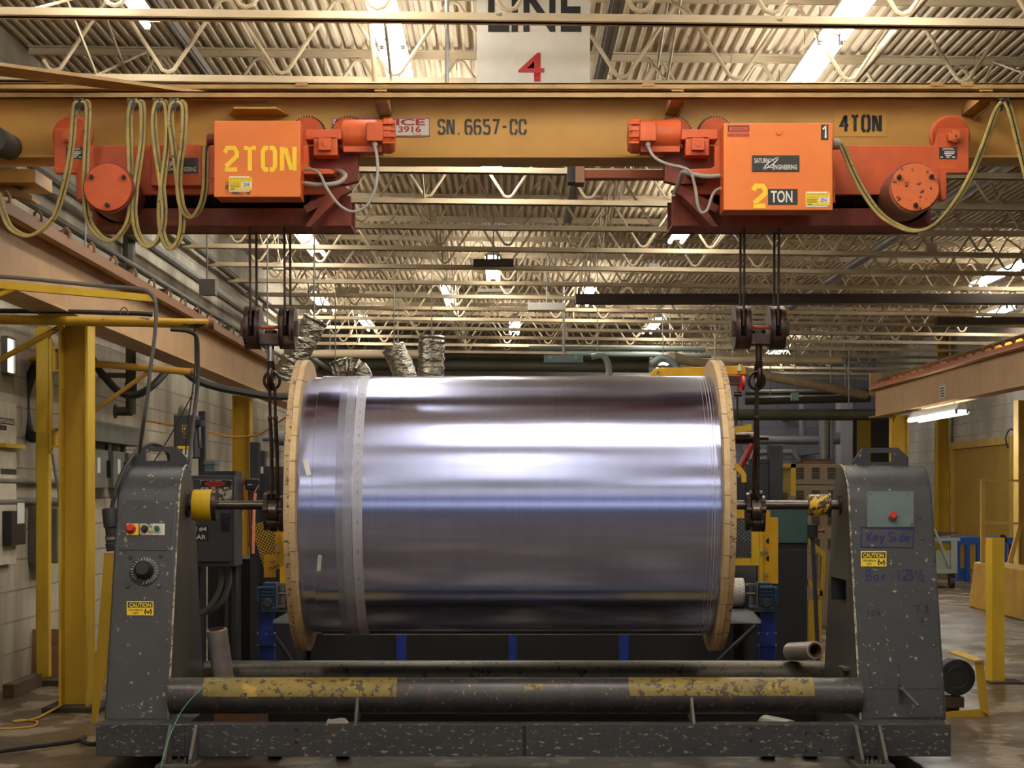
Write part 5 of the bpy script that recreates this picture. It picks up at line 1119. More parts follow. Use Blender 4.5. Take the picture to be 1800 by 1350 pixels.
for i, (dx, lb) in enumerate(((0, ''), (12, ''))):
    cable('flexible_hose', 'grey flexible conduit curling below the electrical cabinet, '+('left one' if i == 0 else 'right one'), [(388+dx*1.2, 999, 10.85+dx*.005), (389+dx*1.2, 1015, 10.85+dx*.005), (386+dx*1.2, 1035, 10.85+dx*.005), (374+dx*1.2, 1060, 10.85+dx*.005), (360+dx*.8, 1074, 10.85+dx*.005), (338+dx, 1078, 10.85+dx*.006)], .0155, cable_grey, 'hose')
fr = T('valve_unit', 'small black air valve with red hose beside the electrical cabinet', 'valve', (X_(440, 11.0), 11.1, Z_(862, 11.0)))
b = B(); b.pbox(431, 842, 453, 861, 10.95, 11.05); b.cyl(P(428, 847, 10.98), P(456, 847, 10.98), .02, 14); O('valve_body', b, black_m, fr, bev=.006)
b = B(); y = 10.945; b.pbox(435, 851, 443, 853, y, y+.003); O('label_print', b, ink_wh, fr)
b = B(); b.tube([P(434, 842, 10.93), P(429, 845, 10.93), P(427, 860, 10.93), P(427, 880, 10.93), P(426, 898, 10.93)], .007, 8, 5); b.tube([P(438, 862, 10.99), P(439, 900, 10.99), P(440, 940, 10.99), P(439, 962, 10.99)], .0065, 8, 5); O('red_hose', b, red_cable, fr)
b = B(); b.cyl(P(426, 898, 10.93), P(426, 908, 10.93), .009, 8); b.cyl(P(426.5, 910, 10.93), P(427, 918, 10.93), .006, 8); O('brass_fitting', b, hose_yel, fr)
b = B(); b.tube([P(455, 852, 10.95), P(450, 861, 10.95), P(447, 868, 10.95)], .003, 6); b.tube([P(449, 867, 10.93), P(447, 885, 10.93), P(446.5, 905, 10.92), P(445, 973, 10.92)], .006, 6, flat=(.003, .0095)); TT('ribbon', b, coral, 'coral ribbon strip hanging left of the reel', 'ribbon')
# ================================================================ machine behind the reel
def pb(name, label, cat, a, Y0, Y1, mat, floor=False, group=None, bev=.004):
    b = B(); z0 = 0 if floor else Z_(a[3], Y0); b.box(X_(a[0], Y0), X_(a[2], Y0), Y0, Y1, z0, Z_(a[1], Y0)); return TT(name, b, mat, label, cat, group, bev)
pb('slitter_machine', 'dark machine low behind the reel between the blue legs', 'machine', (545, 1010, 1290, 0), 12.6, 13.8, under, True)
mc = T('machine_cabinet', 'dark machine cabinet with a tall post left behind the reel', 'machine', (X_(475, 12), 12.2, 0))
b = B(); b.box(X_(440, 12), X_(520, 12), 12.0, 13.2, 0, Z_(832, 12)); O('body', b, navy, mc, bev=.004)
b = B(); b.box(X_(352, 12), X_(440, 12), 12.3, 13.0, 0, Z_(985, 12)); O('lower_body', b, under, mc, bev=.004)
b = B(); b.box(X_(443, 12), X_(458, 12), 11.9, 12.0, 0, Z_(778, 12)); O('post', b, navy, mc, bev=.003)
b = B(); b.pbox(458, 793, 465, 820, 12, 12.1); b.pbox(463, 820, 500, 833, 12.0, 12.2); O('bracket', b, charcoal, mc)
b = B(); b.pbox(465, 793, 505, 805, 12.2, 12.25); O('cream_panel', b, panel_wh, mc)
b = B(); b.cyl(P(462, 770, 12.1), P(505, 770, 12.1), .02, 12); b.pbox(478, 762, 490, 793, 12.1, 12.2); b.cyl(P(491, 771, 12.1), P(500, 771, 12.1), .045, 16); O('idler_shaft', b, duct_grey, mc)
b = B(); b.cyl(P(418, 925, 11.9), P(418, 1165, 11.9), .022, 10); b.cyl(P(402, 960, 11.9), P(396, 1160, 11.9), .012, 8); O('conduit', b, charcoal, mc)
def mesh_panel(b, x0, y0, x1, y1, Y, nx, ny, r, rot=0):
    c = P((x0+x1)/2, (y0+y1)/2, Y); w = (x1-x0)*Y/F; h = (y1-y0)*Y/F; cr_, sr = math.cos(rot), math.sin(rot)
    def q(u, v): a, e = (u-.5)*w, (v-.5)*h; return c+Vector((a*cr_-e*sr, 0, a*sr+e*cr_))
    for j in range(ny):
        for i in range(nx):
            u0, u1, v0, v1 = i/nx, (i+1)/nx, j/ny, (j+1)/ny; um, vm = (u0+u1)/2, (v0+v1)/2
            for e, f in (((u0, vm), (um, v0)), ((um, v0), (u1, vm)), ((u1, vm), (um, v1)), ((um, v1), (u0, vm))):
                p0, p1 = q(*e), q(*f); t = (p1-p0).normalized(); n = Vector((-t.z, 0, t.x))*r
                b.prism([p0-n, p1-n, p1+n, p0+n], (0, .004, 0))
g = T('mesh_guard', 'bent yellow expanded mesh guard left behind the reel', 'guard', P(470, 1000, 11.7))
b = B(); mesh_panel(b, 452, 915, 496, 1000, 11.7, 7, 13, .0022, .3); O('expanded_mesh', b, yel_worn, g)
b = B(); b.pbox(484, 900, 499, 1000, 11.72, 11.74); b.pbox(492, 885, 500, 1030, 11.7, 11.75); b.pbox(464, 975, 484, 1015, 11.76, 11.78); O('guard_plate', b, yel_fresh, g)
b = B()
for px, py in ((488, 973), (488, 957), (495, 985)): b.cyl(P(px, py, 11.70), P(px, py, 11.72), .009, 8)
O('guard_bolt', b, bare_steel, g)
g = T('mesh_guard', 'yellow guard with dark mesh and slotted plate right behind the reel', 'guard', P(1335, 1025, 11.6))
b = B(); mesh_panel(b, 1284, 910, 1322, 982, 11.6, 5, 10, .0022); O('expanded_mesh', b, charcoal, g)
b = B(); b.pbox(1280, 895, 1336, 911, 11.6, 11.63); b.pbox(1280, 981, 1336, 994, 11.6, 11.63); b.pbox(1321, 895, 1336, 994, 11.59, 11.6); b.pbox(1336, 893, 1341, 1024, 11.55, 11.63); O('guard_frame', b, yel_post, g)
b = B(); b.pprism([(1341, 897), (1354, 897), (1354, 910), (1368, 910), (1368, 1026), (1341, 1026)], 11.56, 11.58); pl_ = O('slotted_plate', b, yel_fresh, g, bev=.002)
b = B(); y = 11.557
for cy in (951, 982): b.prism([P(1352, cy-5, y)]+[P(1352-5.5*math.sin(a), cy-5*math.cos(a), y) for a in [i*PI/10 for i in range(1, 10)]]+[P(1352, cy+5, y)], (0, .003, 0))
O('half_moon_slot', b, ink_blk, pl_)
b = B()
for px, py in ((1347, 968), (1347, 1010), (1339, 972)): b.cyl(P(px, py, 11.54), P(px, py, 11.56), .011, 8)
O('guard_bolt', b, bare_steel, g)
# blue roller drive frame with two gearmotors
bf = T('roller_drive', 'blue legged roller drive with two blue gearmotors low behind the reel', 'roller drive', (0, 11.3, 0))
for px, w, pl2 in ((469, 13, 1), (705, 8, 0), (901, 7, 0), (1097, 8, 0), (1350, 13, 1)):
    Y = 11.3 if pl2 else 12.2
    b = B(); b.box(X_(px-w, Y), X_(px+w, Y), Y, Y+.09, 0, Z_(1078, Y)) if pl2 else b.box(X_(px-w, Y), X_(px+w, Y), Y, Y+.07, 0, Z_(1085, Y)); lg = O('leg', b, blue_m, bf, bev=.003)
    if pl2:
        b = B(); b.pbox(px-14.5, 1111, px+12.5, 1136, 11.27, 11.3); cp = O('clamp_plate', b, blue_m, lg, bev=.003)
        b = B()
        for dx, dy in ((-16, 1113), (14, 1113), (-16, 1134), (14, 1134), (-1, 1114)): b.cyl(P(px+dx, dy, 11.25), P(px+dx, dy, 11.29), .006, 8)
        O('clamp_bolt', b, bare_steel, lg)
b = B(); b.box(X_(456, 11.3), X_(1363, 11.3), 11.36, 11.44, Z_(1090, 11.3), Z_(1076, 11.3)); O('cross_rail', b, under, bf)
for cx, s in ((471, 1), (1347, -1)):
    m = lambda d: cx+s*d
    b = B(); b.pbox(m(-13), 1030, m(13), 1066, 11.2, 11.36); b.pbox(m(-9), 1024, m(13), 1030, 11.22, 11.34); b.pbox(m(-21), 1032, m(-13), 1060, 11.22, 11.34); b.pbox(m(-13), 1066, m(15), 1073, 11.2, 11.36); gm = O('gearmotor', b, blue_gear, bf, 'blue ribbed gearmotor', bev=.006)
    b = B()
    for k in range(4): b.pbox(m(-12), 1033+k*6, m(12), 1035.5+k*6, 11.185, 11.2)
    O('cooling_rib', b, blue_gear, gm)
    b = B(); c = P(m(-1), 1060, 11.18); b.lathe(c, (0, 1, 0), [(0, .024), (.004, .028), (.03, .028)], 24); O('round_cover', b, charcoal, gm)
    b = B(); b.pbox(m(14), 1024, m(16.5), 1070, 11.2, 11.3); b.pbox(m(16), 1026, m(33), 1030, 11.24, 11.32); b.pbox(m(16), 1064, m(30), 1068, 11.24, 11.32); b.pbox(m(18), 1030, m(30), 1062, 11.34, 11.36); b.cyl(P(m(16), 1043.5, 11.27), P(m(36), 1043.5, 11.27), .011, 12); O('shaft_bracket', b, bare_steel, bf)
c0 = P(1284, 1041, 11.4); b = B(); b.lathe(c0, (1, 0, 0), [(0, .07), (.003, .086), (.075, .086), (.08, .07)], 40); rl = O('drive_roller', b, white_roll, bf, 'white roller with stitched tread')
b = B()
for i in range(26):
    a = 2*PI*i/26
    for k in range(3):
        aa = a+(k % 2)*PI/26; xx = c0.x+.012+k*.024; p = Vector((xx, c0.y-math.cos(aa)*.0868, c0.z+math.sin(aa)*.0868)); t = Vector((0, math.sin(aa), math.cos(aa)))
        b.quad(p-t*.0012, p-t*.0012+Vector((.014, 0, 0)), p+t*.0012+Vector((.014, 0, 0)), p+t*.0012)
O('tread_mark', b, wall_grey, rl)
for px0, px1, lb in ((480, 512, 'left'), (1284, 1338, 'right')):
    b = B(); b.prism([P(px0 if lb == 'right' else px0, 1096, 11.0), P(px1, 1096, 11.0), P(px1, 1090, 11.0), P(px1-14, 1075, 11.1) if lb == 'right' else P(px1, 1078, 11.1), P(px0, 1075, 11.1) if lb == 'right' else P(px0+22, 1078, 11.1), P(px0, 1090, 11.0)], (0, .3, 0)); O('tray_plate', b, charcoal, bf, 'grey tray plate under the '+lb+' end of the reel')
for a, e, lb in (((1250, 1175), (1330, 1100), 'right'), ((520, 1175), (478, 1112), 'left')):
    cable('brace_tube', 'dark slanting brace tube under the '+lb+' end of the reel', [(a[0], a[1], 11.8), ((a[0]+e[0])/2, (a[1]+e[1])/2-2, 11.75), (e[0], e[1], 11.7)], .014, charcoal, 'brace')
# machine cabinet right behind the reel
mr = T('machine_cabinet', 'teal topped dark machine cabinet right behind the reel', 'machine', (X_(1390, 12), 12.2, 0))
b = B(); b.box(X_(1330, 12), X_(1420, 12), 12.0, 13.6, Z_(955, 12), Z_(882, 12)); O('teal_housing', b, teal, mr, bev=.006)
b = B(); b.box(X_(1330, 12), X_(1420, 12), 12.02, 13.6, 0, Z_(955, 12)); O('body', b, navy, mr, bev=.004)
b = B(); b.pbox(1361, 966, 1419, 1165, 12.0, 12.02); O('side_panel', b, navy, mr, bev=.002)
b = B(); b.pbox(1311, 815, 1353, 882, 12.4, 12.7); b.pbox(1353, 782, 1376, 882, 12.35, 12.5); b.pbox(1296, 838, 1311, 882, 12.3, 12.6); b.pbox(1318, 806, 1353, 815, 12.4, 12.5); O('control_head', b, charcoal, mr, bev=.005)
b = B(); mesh_panel(b, 1377, 822, 1390, 866, 12.5, 4, 8, .002); b.pbox(1390, 815, 1399, 872, 12.48, 12.52); b.pbox(1376, 815, 1399, 822, 12.48, 12.52); O('mesh_window', b, yel_post, mr)
b = B(); b.cyl(P(1292, 770, 12.5), P(1334, 770, 12.5), .04, 24); b.cyl(P(1334, 770, 12.5), P(1351, 770, 12.5), .015, 14); O('dark_roll', b, dark_steel, mr)
b = B(); b.cyl(P(1296, 832, 12.4), P(1322, 780, 12.4), .02, 8); O('red_arm', b, red_hoist, mr); b = B(); b.cyl(P(1308, 832, 12.6), P(1334, 785, 12.6), .016, 8); O('red_arm', b, red_hoist, mr)
b = B(); b.pprism([(1286, 752), (1321, 745), (1322, 757), (1286, 762)], 12.4, 12.45); O('yellow_arm', b, yel_post, mr); b = B(); b.pprism([(1290, 810), (1304, 822), (1312, 834), (1312, 848), (1305, 848), (1304, 836), (1290, 822)], 12.2, 12.24); O('yellow_arm', b, yel_post, mr)
es = T('estop_post', 'black push button box on a thin post between the teal cabinet and right tower', 'button post', (X_(1440, 11.6), 11.6, 0))
b = B(); b.tube([P(1428, 944, 11.6), P(1432, 1020, 11.6), (X_(1441, 11.6), 11.6, 0)], .013, 8); O('post', b, charcoal, es)
b = B(); b.pbox(1422, 922, 1434, 946, 11.55, 11.62); b.pbox(1434, 922, 1438, 946, 11.56, 11.6); O('button_box', b, black_m, es, bev=.004)
b = B(); b.cyl(P(1438, 934, 11.58), P(1446, 933, 11.58), .008, 10); b.cyl(P(1446, 933, 11.58), P(1449, 933, 11.58), .014, 12); O('red_button', b, red_hoist, es)
yg = T('yellow_guard', 'yellow slanted guard frame behind the right tower', 'guard', (X_(1440, 13), 13, 0))
b = B(); b.prism([P(1421, 1055, 13), P(1444, 1055, 13), (X_(1446, 13), 13, 0), (X_(1421, 13), 13, 0)], (0, .04, 0)); b.prism([P(1421, 945, 13), P(1452, 972, 13), P(1448, 1055, 13), P(1441, 1055, 13), P(1444, 978, 13), P(1421, 957, 13)], (0, .04, 0)); b.prism([P(1421, 1018, 13), P(1446, 1040, 13), P(1446, 1050, 13), P(1421, 1030, 13)], (0, .05, 0)); O('frame', b, yel_post, yg)
b = B()
for i in range(12): b.pbox(1432, 975+i*4, 1438, 977+i*4, 13.02, 13.06)
O('louvre', b, vent_m, yg)
tc = T('vented_cabinet', 'tan cabinet with rows of dark vents behind the right tower', 'cabinet', (X_(1430, 18), 18.5, 0))
b = B(); b.box(X_(1362, 18), X_(1486, 18), 18, 19.5, 0, Z_(816, 18)); O('body', b, tan_cab, tc, bev=.005)
for ry, rh in ((822, 21), (862, 20), (905, 20), (947, 20)):
    for k in range(4):
        b = B(); xx = 1371+k*28
        for i in range(7): b.pbox(xx, ry+i*rh/7, xx+14, ry+i*rh/7+rh/12, 17.99, 18.0)
        O('vent', b, vent_m, tc)
b = B(); b.pbox(1364, 851, 1486, 852, 17.992, 18); O('panel_seam', b, vent_m, tc)
for a, lb in (((1407, 807, 1466, 810.5), 'upper plank of the two stacked on the tan vented cabinet'), ((1412, 810.5, 1468, 816), 'lower plank of the two stacked on the tan vented cabinet')):
    b = B(); b.pbox(*a, 18.2, 18.5); TT('wood_plank', b, card_m if 'lower' in lb else timber, lb, 'plank', 'planks on the cabinet')
# yellow jib with red hoist
jb = T('jib_crane', 'small yellow jib arm behind the right wooden flange', 'jib crane', (X_(1215, 14), 14, 0))
b = B(); b.pprism([(1140, 662), (1152, 647), (1310, 643), (1312, 658), (1200, 662)], 14, 14.08); O('arm', b, yel_fresh, jb, bev=.004)
b = B(); b.cyl((X_(1215, 14), 14.04, 0), (X_(1215, 14), 14.04, Z_(660, 14)), .06, 16); O('mast', b, yel_fresh, jb)
b = B(); b.cyl(P(1157, 655, 13.99), P(1157, 655, 14.0), .013, 12); O('bolt', b, bare_steel, jb)
b = B(); b.pbox(1297, 645, 1303, 652, 13.97, 14.0); b.pbox(1299, 640, 1301, 645, 13.98, 14.0); O('trolley', b, sign_wh, jb)
rh_ = T('chain_hoist', 'small red chain hoist hanging from the yellow jib arm', 'hoist', P(1294, 690, 14))
b = B(); b.pbox(1278, 659, 1303, 676, 13.95, 14.1); O('body', b, red_hoist, rh_, bev=.006)
b = B(); b.cyl(P(1303, 673, 14.0), P(1308, 673, 14.0), .055, 20); b.pbox(1300, 659, 1304, 688, 13.96, 14.1); O('end_cap', b, red_m, rh_)
b = B(); b.pbox(1281, 661, 1289, 672, 13.945, 13.95); b.pbox(1290, 662, 1300, 672, 13.945, 13.95); O('label_plate', b, plate_dk, rh_)
b = B(); b.tube([P(1296, 690, 14), P(1296, 720, 14), P(1294, 748, 14)], .008, 6); b.cyl(P(1290, 693, 14), P(1304, 693, 14), .018, 10); O('chain', b, dark_steel, rh_)
# ================================================================ pipes, ducts, girders in the distance
def duct(label, pts, r, mat=foil):
    b = B(); pv = catmull([P(*p) for p in pts], 8); n = len(pv); ring = []; ref = Vector((0, 1, 0))
    for i, p in enumerate(pv):
        t = (pv[min(i+1, n-1)]-pv[max(i-1, 0)]).normalized(); a = (ref-t*ref.dot(t)).normalized(); c = t.cross(a); rr = r*(1+.05*math.sin(i*2.6)+random.uniform(-.03, .03))
        ring.append([b.bm.verts.new(p+(a*math.cos(2*PI*k/18)+c*math.sin(2*PI*k/18))*rr*(1+random.uniform(-.02, .02))) for k in range(18)])
    for i in range(n-1):
        for k in range(18): b.bm.faces.new((ring[i][k], ring[i][(k+1) % 18], ring[i+1][(k+1) % 18], ring[i+1][k]))
    b.bm.faces.new(ring[0][::-1]); b.bm.faces.new(ring[-1])
    o = TT('foil_duct', b, mat, label, 'duct'); q = pv[2]
    h = B(); h.tube([q, (q.x, q.y, roof(4.2, q.x))], .008, 6); O('hanger', h, galv, o); return o
duct('crinkled foil duct standing upright behind the reel', [(759, 590, 22), (758, 630, 22), (757, 700, 22)], .152)
duct('crinkled foil duct leaning left of the upright one', [(690, 610, 23), (705, 640, 23), (722, 690, 23)], .14)
duct('short bent foil duct above the tape bands of the reel', [(585, 655, 23), (610, 648, 23), (632, 655, 23), (642, 690, 23)], .13)
duct('crinkled foil duct slanting down behind the left hook block', [(556, 560, 17), (535, 600, 17), (512, 640, 17), (500, 670, 17)], .113)
def dpipe(label, p0, p1, r, mat, name='overhead_pipe', cat='pipe', grp=None):
    b = B(); b.cyl(P(*p0), P(*p1), r, 16); o = TT(name, b, mat, label, cat, grp); a, e = P(*p0), P(*p1)
    for t in ((.2, .8) if p0[2] < 36 else ()):
        q = a.lerp(e, t); h = B(); h.tube([q, (q.x, q.y, roof(4.2, q.x))], .01, 6); O('hanger', h, galv, o)
    if p0[2] > 36: h = B(); q = a.lerp(e, .5); h.box(q.x-.03, q.x+.03, q.y, YB, q.z-.03, q.z+.03); O('wall_bracket', h, duct_grey, o)
    return o
dpipe('thick dark horizontal pipe low under the far roof at right', (1220, 729, 31), (1560, 729, 31), .092, pipe_dark)
dpipe('grey horizontal pipe on the far wall above the tan cabinet', (1300, 774, 37), (1476, 774, 37), .082, duct_grey)
dpipe('narrow grey pipe under the large one on the far wall', (1330, 795, 37), (1392, 795, 37), .055, duct_grey)
dpipe('bent grey pipe end above the tan cabinet', (1392, 793, 37), (1406, 813, 37), .055, duct_grey)
dpipe('silver vertical pipe on the far wall beside the white pillar', (1449, 735, 36.5), (1449, 850, 36.5), .095, galv)
dpipe('thin silver vertical pipe next to the white pillar', (1461, 735, 36.5), (1461, 850, 36.5), .04, galv)
dpipe('grey vertical pipe above the grey horizontal one on the far wall', (1410, 690, 37.4), (1410, 768, 37.4), .06, duct_grey)
dpipe('thin pale vertical pipe on the far wall just right of the right flange', (1304, 690, 37.4), (1304, 830, 37.4), .022, galv)
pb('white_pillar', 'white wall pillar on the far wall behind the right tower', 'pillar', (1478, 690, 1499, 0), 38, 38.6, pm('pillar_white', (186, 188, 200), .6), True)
pb('steel_screen', 'olive yellow steel panel between the white pillar and right yellow column', 'panel', (1506, 735, 1531, 0), 34, 34.1, pm('olive_yellow', (150, 124, 24), .6), True)
pb('dark_gap_strip', 'dark strip drawn for the shaded gap beside the olive yellow panel', 'frame', (1500, 735, 1506, 0), 34, 34.1, under, True)  # near-black strip stands in for the shade in a gap
pb('dark_opening_block', 'dark tall block drawn for the shaded opening left of the right yellow column', 'cabinet', (1531, 735, 1566, 0), 34, 34.6, under, True)  # near-black block stands in for the darkness of an opening
dpipe('pale cream pipe slanting across the far roof at right', (1180, 628, 28), (1520, 694, 33), .075, joist_m)
dpipe('pale pipe under the far roof above the right flange', (1200, 632, 31), (1480, 634, 31), .06, joist_m)
dpipe('pale teal pipe across the far roof right of the middle', (930, 612, 29.5), (1240, 614, 29.5), .035, pipe_teal)
dpipe('lower pale teal pipe across the far roof right of the middle', (1000, 622, 30.2), (1250, 625, 30.2), .04, pipe_teal)
dpipe('dark pipe under the far roof left of the foil ducts', (540, 622, 28.4), (740, 622, 28.4), .06, joist_m)
dpipe('dark wide pipe crossing the far end below the joists', (560, 640, 33), (1140, 645, 33), .1, pipe_dark)
dpipe('second dark pipe crossing the far end below the joists', (780, 625, 34), (1140, 628, 34), .08, pipe_dark)
dpipe('dark pipe low across the far right roof end', (1310, 705, 34), (1530, 700, 34), .07, pipe_dark)
dpipe('thin dark pipe low across the far right roof end', (1310, 690, 35), (1530, 688, 35), .05, pipe_dark)
cable('teal_hose', 'pale teal hose looping down behind the reel right of the middle', [(1040, 627, 24), (1060, 626, 24), (1070, 645, 24), (1069, 680, 24)], .04, pipe_teal, 'hose', None, (1050, 627, 24))
cable('teal_hose', 'pale teal hose arching above the yellow jib arm', [(1145, 640, 26), (1165, 630, 26), (1185, 640, 26), (1192, 660, 26)], .05, pipe_teal, 'hose', None, (1165, 630, 26))
tb = T('teal_box', 'teal grey box with two round knockouts under the far roof', 'box', P(991, 637, 25))
b = B(); b.pbox(957, 624, 1025, 637, 25, 25.3); O('enclosure', b, teal_plate, tb)
b = B()
for px in (967, 1012): b.cyl(P(px, 628, 24.98), P(px, 628, 25), .028, 14)
O('knockout', b, pipe_teal, tb)
b = B(); b.cyl((P(991, 630, 25).x, 25.1, P(991, 624, 25).z), (P(991, 630, 25).x, 25.1, roof(4.2, .7)), .015, 8); O('hanger', b, galv, tb)
pb('dark_girder', 'long dark brown girder under the joists at right', 'girder', (1012, 516, 1915, 533), 22.2, 22.4, dark_beam)
pb('dark_girder', 'short brown girder at far right below the long dark one', 'girder', (1648, 557, 1890, 569), 26, 26.2, dark_beam)
for a, Y, mt, lb in (((480, 461, 497, 474), 20.5, sign_wh, 'small white box beside the left hoist ropes under the joists'), ((1141, 463, 1160, 477), 20.6, sign_wh, 'small white box with wires under the joists right of the middle'),
    ((1628, 428, 1648, 445), 19.2, joist_m, 'cream box under the joists at the upper right'), ((928, 532, 994, 545), 23.2, sign_wh, 'pale long panel hung under the joists left of the dark girder'),
    ((832, 455, 903, 467), 20.0, dark_beam, 'dark long panel hung in front of the middle strip lamp'), ((840, 507, 900, 513), 24.3, sign_wh, 'bright long panel hung below the middle strip lamp'), ((590, 505, 632, 515), 24.6, joist_m, 'cream long panel hung under the joists left of the middle'),
    ((350, 490, 378, 518), 16.5, wall_grey, 'grey box under the joists beside the left runway beam'), ((1392, 690, 1404, 704), 30, pipe_teal, 'pale green box under the far roof above the tan cabinet')):
    t = T('hanging_box', lb, 'box', P((a[0]+a[2])/2, a[3], Y)); b = B(); b.pbox(*a, Y, Y+.12); O('casing', b, mt, t, bev=.003)
    b = B(); c = P((a[0]+a[2])/2, a[1], Y+.06); b.cyl(c, (c.x, c.y, roof(4.2, c.x)), .008, 6); O('hanger', b, galv, t)
for px, y1, lb in ((785, 145, 'grey vertical conduit drop just left of the LINE sign'),):
    c = P(px, y1+25, 9.75); b = B(); b.cyl(P(px+1, 160, 9.78), (c.x, 9.78, roof(4.2, c.x)), .011, 10); TT('conduit_drop', b, galv, lb, 'conduit')
b = B(); b.cyl(P(662, 170, 11.2), (X_(646, 11), 11.0, roof(4.2, 0)), .016, 10); TT('conduit_drop', b, joist_m, 'cream vertical strut beside the strip lamp left of the LINE sign', 'conduit')
# ================================================================ right side
rr = ibeam('runway_beam', 5.12, 18.0, 26.4, 2.30, 2.70, .2, tan_beam, 'tan runway beam at the right with a red conductor rail', 'beam')
b = B(); b.box(5.02, 5.06, 18, 26.3, 2.70, 2.74); O('conductor_rail', b, red_rail, rr)
b = B()
for i in range(20): y = 18.2+i*.41; b.tube([(5.06, y, 2.74), (5.08, y, 2.80), (5.14, y, 2.82), (5.18, y, 2.78)], .012, 6)
b.cyl((5.16, 18, 2.83), (5.16, 26.3, 2.83), .02, 8); O('rail_clip', b, clip_m, rr)
b = B(); b.box(5.04, 5.2, 26.4, 26.46, 2.62, 2.92); O('end_stop', b, tan_beam, rr)
b = B(); yb0 = 3350*5.11/767; b.box(5.105, 5.113, yb0-.14, yb0+.14, Z_(700, yb0), Z_(678, yb0)); tg = O('capacity_tag', b, sign_wh, rr, 'white tag with printed lines')
b = B()
for i in range(4): z = Z_(682+i*4.5, yb0); b.box(5.102, 5.105, yb0-.1, yb0+.1, z-.012, z+.004)
O('printed_lines', b, ink_gry, tg)
hcolumn(X_(1568, 25.4), X_(1597, 25.4), 25.4, .2, 2.30, yel_post, 'yellow column at the far end of the right runway beam')
hcolumn(X_(1790, 21.3), X_(1826, 21.3), 21.3, .2, 2.30, yel_pale, 'pale yellow column cut by the right edge of the frame')
hcolumn(X_(1648, 33), X_(1668, 33), 33, .25, Z_(590, 33), yel_post, 'yellow wall column left of the yellow door')
b = B(); b.box(7.45, 7.6, 19, 37, 3.25, 3.52); TT('wall_girder', b, yel_post, 'yellow girder running back along the top of the right wall', 'girder')
b = B(); b.box(XR-.03, XR, 33.9, 34.0, 0, 2.3); TT('wall_conduit', b, under, 'dark strip on the right wall beside the yellow wall column', 'strip')
cable('wall_wire', 'loose black wire loop on the right wall above the yellow door', [(1785, 757, 28.5), (1775, 755, 28.5), (1768, 770, 28.5), (1772, 788, 28.5)], .012, black_rub, 'wire')
yp = T('yellow_post', 'scuffed yellow steel post on the floor at the right', 'post', P(1756, 1200, 12.6))
b = B(); x0, x1 = X_(1741, 12.6), X_(1766, 12.6); b.prism([(x0-.012, 12.68, .012), (x0+.012, 12.6, .012), (x1, 12.6, .012), (x1, 12.615, .012), (x0+.024, 12.615, .012), (x0+.0, 12.69, .012)], (0, 0, Z_(945, 12.6)-.012)); O('shaft', b, yel_post, yp)
b = B(); b.box(X_(1735, 12.6), X_(1794, 12.6), 12.5, 12.75, 0, .012); O('base_plate', b, concrete, yp)
b = B(); b.tube([P(1758, 944, 12.62), P(1764, 942, 12.62), P(1768, 947, 12.62), P(1768, 953, 12.62)], .012, 8); O('hook', b, dark_steel, yp)
b = B(); A, C = P(1702, 1067, 4187.5/199), P(1815, 1096, 4187.5/228); A.z = C.z = 0; d = (C-A).normalized(); n = Vector((-d.y, d.x, 0)); n = n if n.x > 0 else -n
for t0, t1 in ((0, .37), (.38, 1.35)):
    p, q = A.lerp(C, t0), A.lerp(C, t1)
    pts = [p, p+n*.46, p+n*.38+Vector((0, 0, .5)), p+n*.06+Vector((0, 0, .5))]; b.prism(pts, q-p) if False else None
    b2 = B(); b2.prism(pts, q-p); TT('concrete_barrier', b2, yel_barrier, 'yellow painted concrete barrier block '+('left of the steel post' if t0 == 0 else 'right of the steel post, at the frame edge'), 'barrier', 'yellow barrier blocks', bev=.02)
b.bm.free()
rl = T('wooden_rail', 'pale yellow timber guard rail standing on the barrier', 'railing', P(1728, 990, 20.7))
b = B(); b.pbox(1725, 843, 1732, 989, 20.7, 20.75); O('post', b, yel_pale, rl)
for y0 in (842, 917): b = B(); b.pprism([(1725, y0), (1794, y0+1), (1794, y0+5), (1725, y0+4.5)], 20.65, 20.7); O('rail', b, yel_pale, rl)
b = B(); b.pprism([(1790, 925), (1796, 928), (1780, 989), (1772, 989)], 20.7, 20.75); O('brace', b, yel_pale, rl)
ct = T('cart', 'pale green cart with a caster right of the right tower', 'cart', P(1660, 1034, 25.2))
b = B(); Y = 25.2
b.pbox(1630, 945, 1688, 951, Y, Y+.9); b.pbox(1630, 1000, 1683, 1008, Y, Y+.9); b.pbox(1672, 951, 1683, 1000, Y, Y+.05); b.pbox(1630, 967, 1672, 1000, Y+.1, Y+.12); O('frame', b, cart_m, ct)
b = B(); b.pprism([(1641, 930), (1645, 930), (1672, 995), (1667, 995)], Y-.03, Y); O('brace', b, cart_m, ct)
b = B(); c = P(1672.5, 1023, Y+.1); b.cyl(c-Vector((.03, 0, 0)), c+Vector((.03, 0, 0)), .085, 20); b.box(c.x-.04, c.x+.04, c.y-.05, c.y+.05, c.z+.05, Z_(1008, Y)); O('caster', b, black_rub, ct)
c = P(1640, 1023, Y+.1); b = B(); b.cyl(c-Vector((.03, 0, 0)), c+Vector((.03, 0, 0)), .085, 20); b.box(c.x-.04, c.x+.04, c.y-.05, c.y+.05, c.z+.05, Z_(1008, Y)); O('caster', b, black_rub, ct)
b = B(); b.pprism([(1640, 935), (1690, 936), (1690, 938), (1640, 944)], Y, Y+.4); TT('wood_plank', b, timber, 'flat scrap board lying on the pale green cart', 'board')
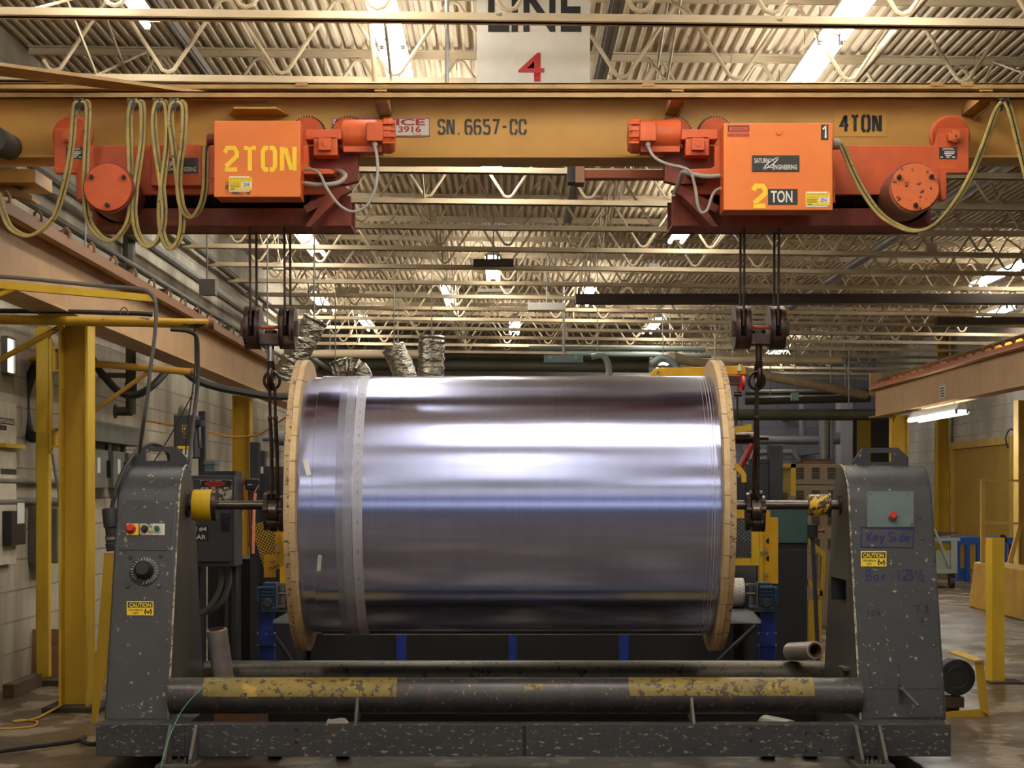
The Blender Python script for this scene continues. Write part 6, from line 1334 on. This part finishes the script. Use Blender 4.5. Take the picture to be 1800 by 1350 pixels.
bt = T('blue_bench', 'blue steel bench frame behind the yellow post at right', 'bench', P(1720, 1020, 27.4))
Y = 27.2; b = B(); b.pbox(1684, 945, 1782, 957, Y, Y+1); O('top', b, blue_tub, bt)
for xa, xb in ((1683, 1688), (1698, 1705), (1718, 1726), (1764, 1771), (1776, 1781)): b = B(); b.box(X_(xa, Y), X_(xb, Y), Y, Y+.1, 0, Z_(957, Y)); O('leg', b, blue_tub, bt)
b = B(); b.pbox(1684, 1000, 1704, 1018, Y+.05, Y+.1); b.pbox(1760, 985, 1782, 996, Y+.05, Y+.1); O('panel', b, blue_tub, bt)
fn = T('floor_fan', 'black blower in a yellow flat bar frame on the floor beside the right tower', 'blower', P(1700, 1262, 10.75))
Y = 10.85; c = P(1683, 1191, Y); b = B(); b.lathe(c, (0, 1, 0), [(0, .06), (0, .1), (.01, .104), (.03, .104), (.04, .1), (.16, .098), (.17, .07)], 40); O('housing', b, black_rub, fn)
b = B(); b.tube([c+Vector((math.cos(a)*.06, -.004, math.sin(a)*.06)) for a in [i*2*PI/32 for i in range(32)]], .004, 6, closed=True)
for i in range(-7, 8):
    e = math.sqrt(max(0, .058**2-(i*.0077)**2))
    b.tube([c+Vector((i*.0077, .004, -e)), c+Vector((i*.0077, .004, e))], .0009, 4); b.tube([c+Vector((-e, .005, i*.0077)), c+Vector((e, .005, i*.0077))], .0009, 4)
O('grille', b, charcoal, fn)
b = B(); b.pprism([(1714, 1164), (1729, 1163), (1739.5, 1260), (1733, 1259), (1723, 1246)], 10.68, 10.69); b.pprism([(1660, 1252), (1722, 1246), (1739, 1260), (1660, 1267)], 10.68, 10.69); O('frame', b, yel_post, fn)
b = B(); b.prism([P(1729, 1163, 10.66), P(1714, 1165, 10.66), P(1668, 1149, 11.0), P(1684, 1146, 11.0)], (0, 0, .012)); O('top_plate', b, yel_pale, fn)
b = B(); b.pbox(1664, 1226, 1695, 1244, 10.85, 11.0); b.box(X_(1664, 10.85), X_(1690, 10.85), 10.9, 10.98, 0, Z_(1240, 10.85)); O('foot', b, timber, fn)
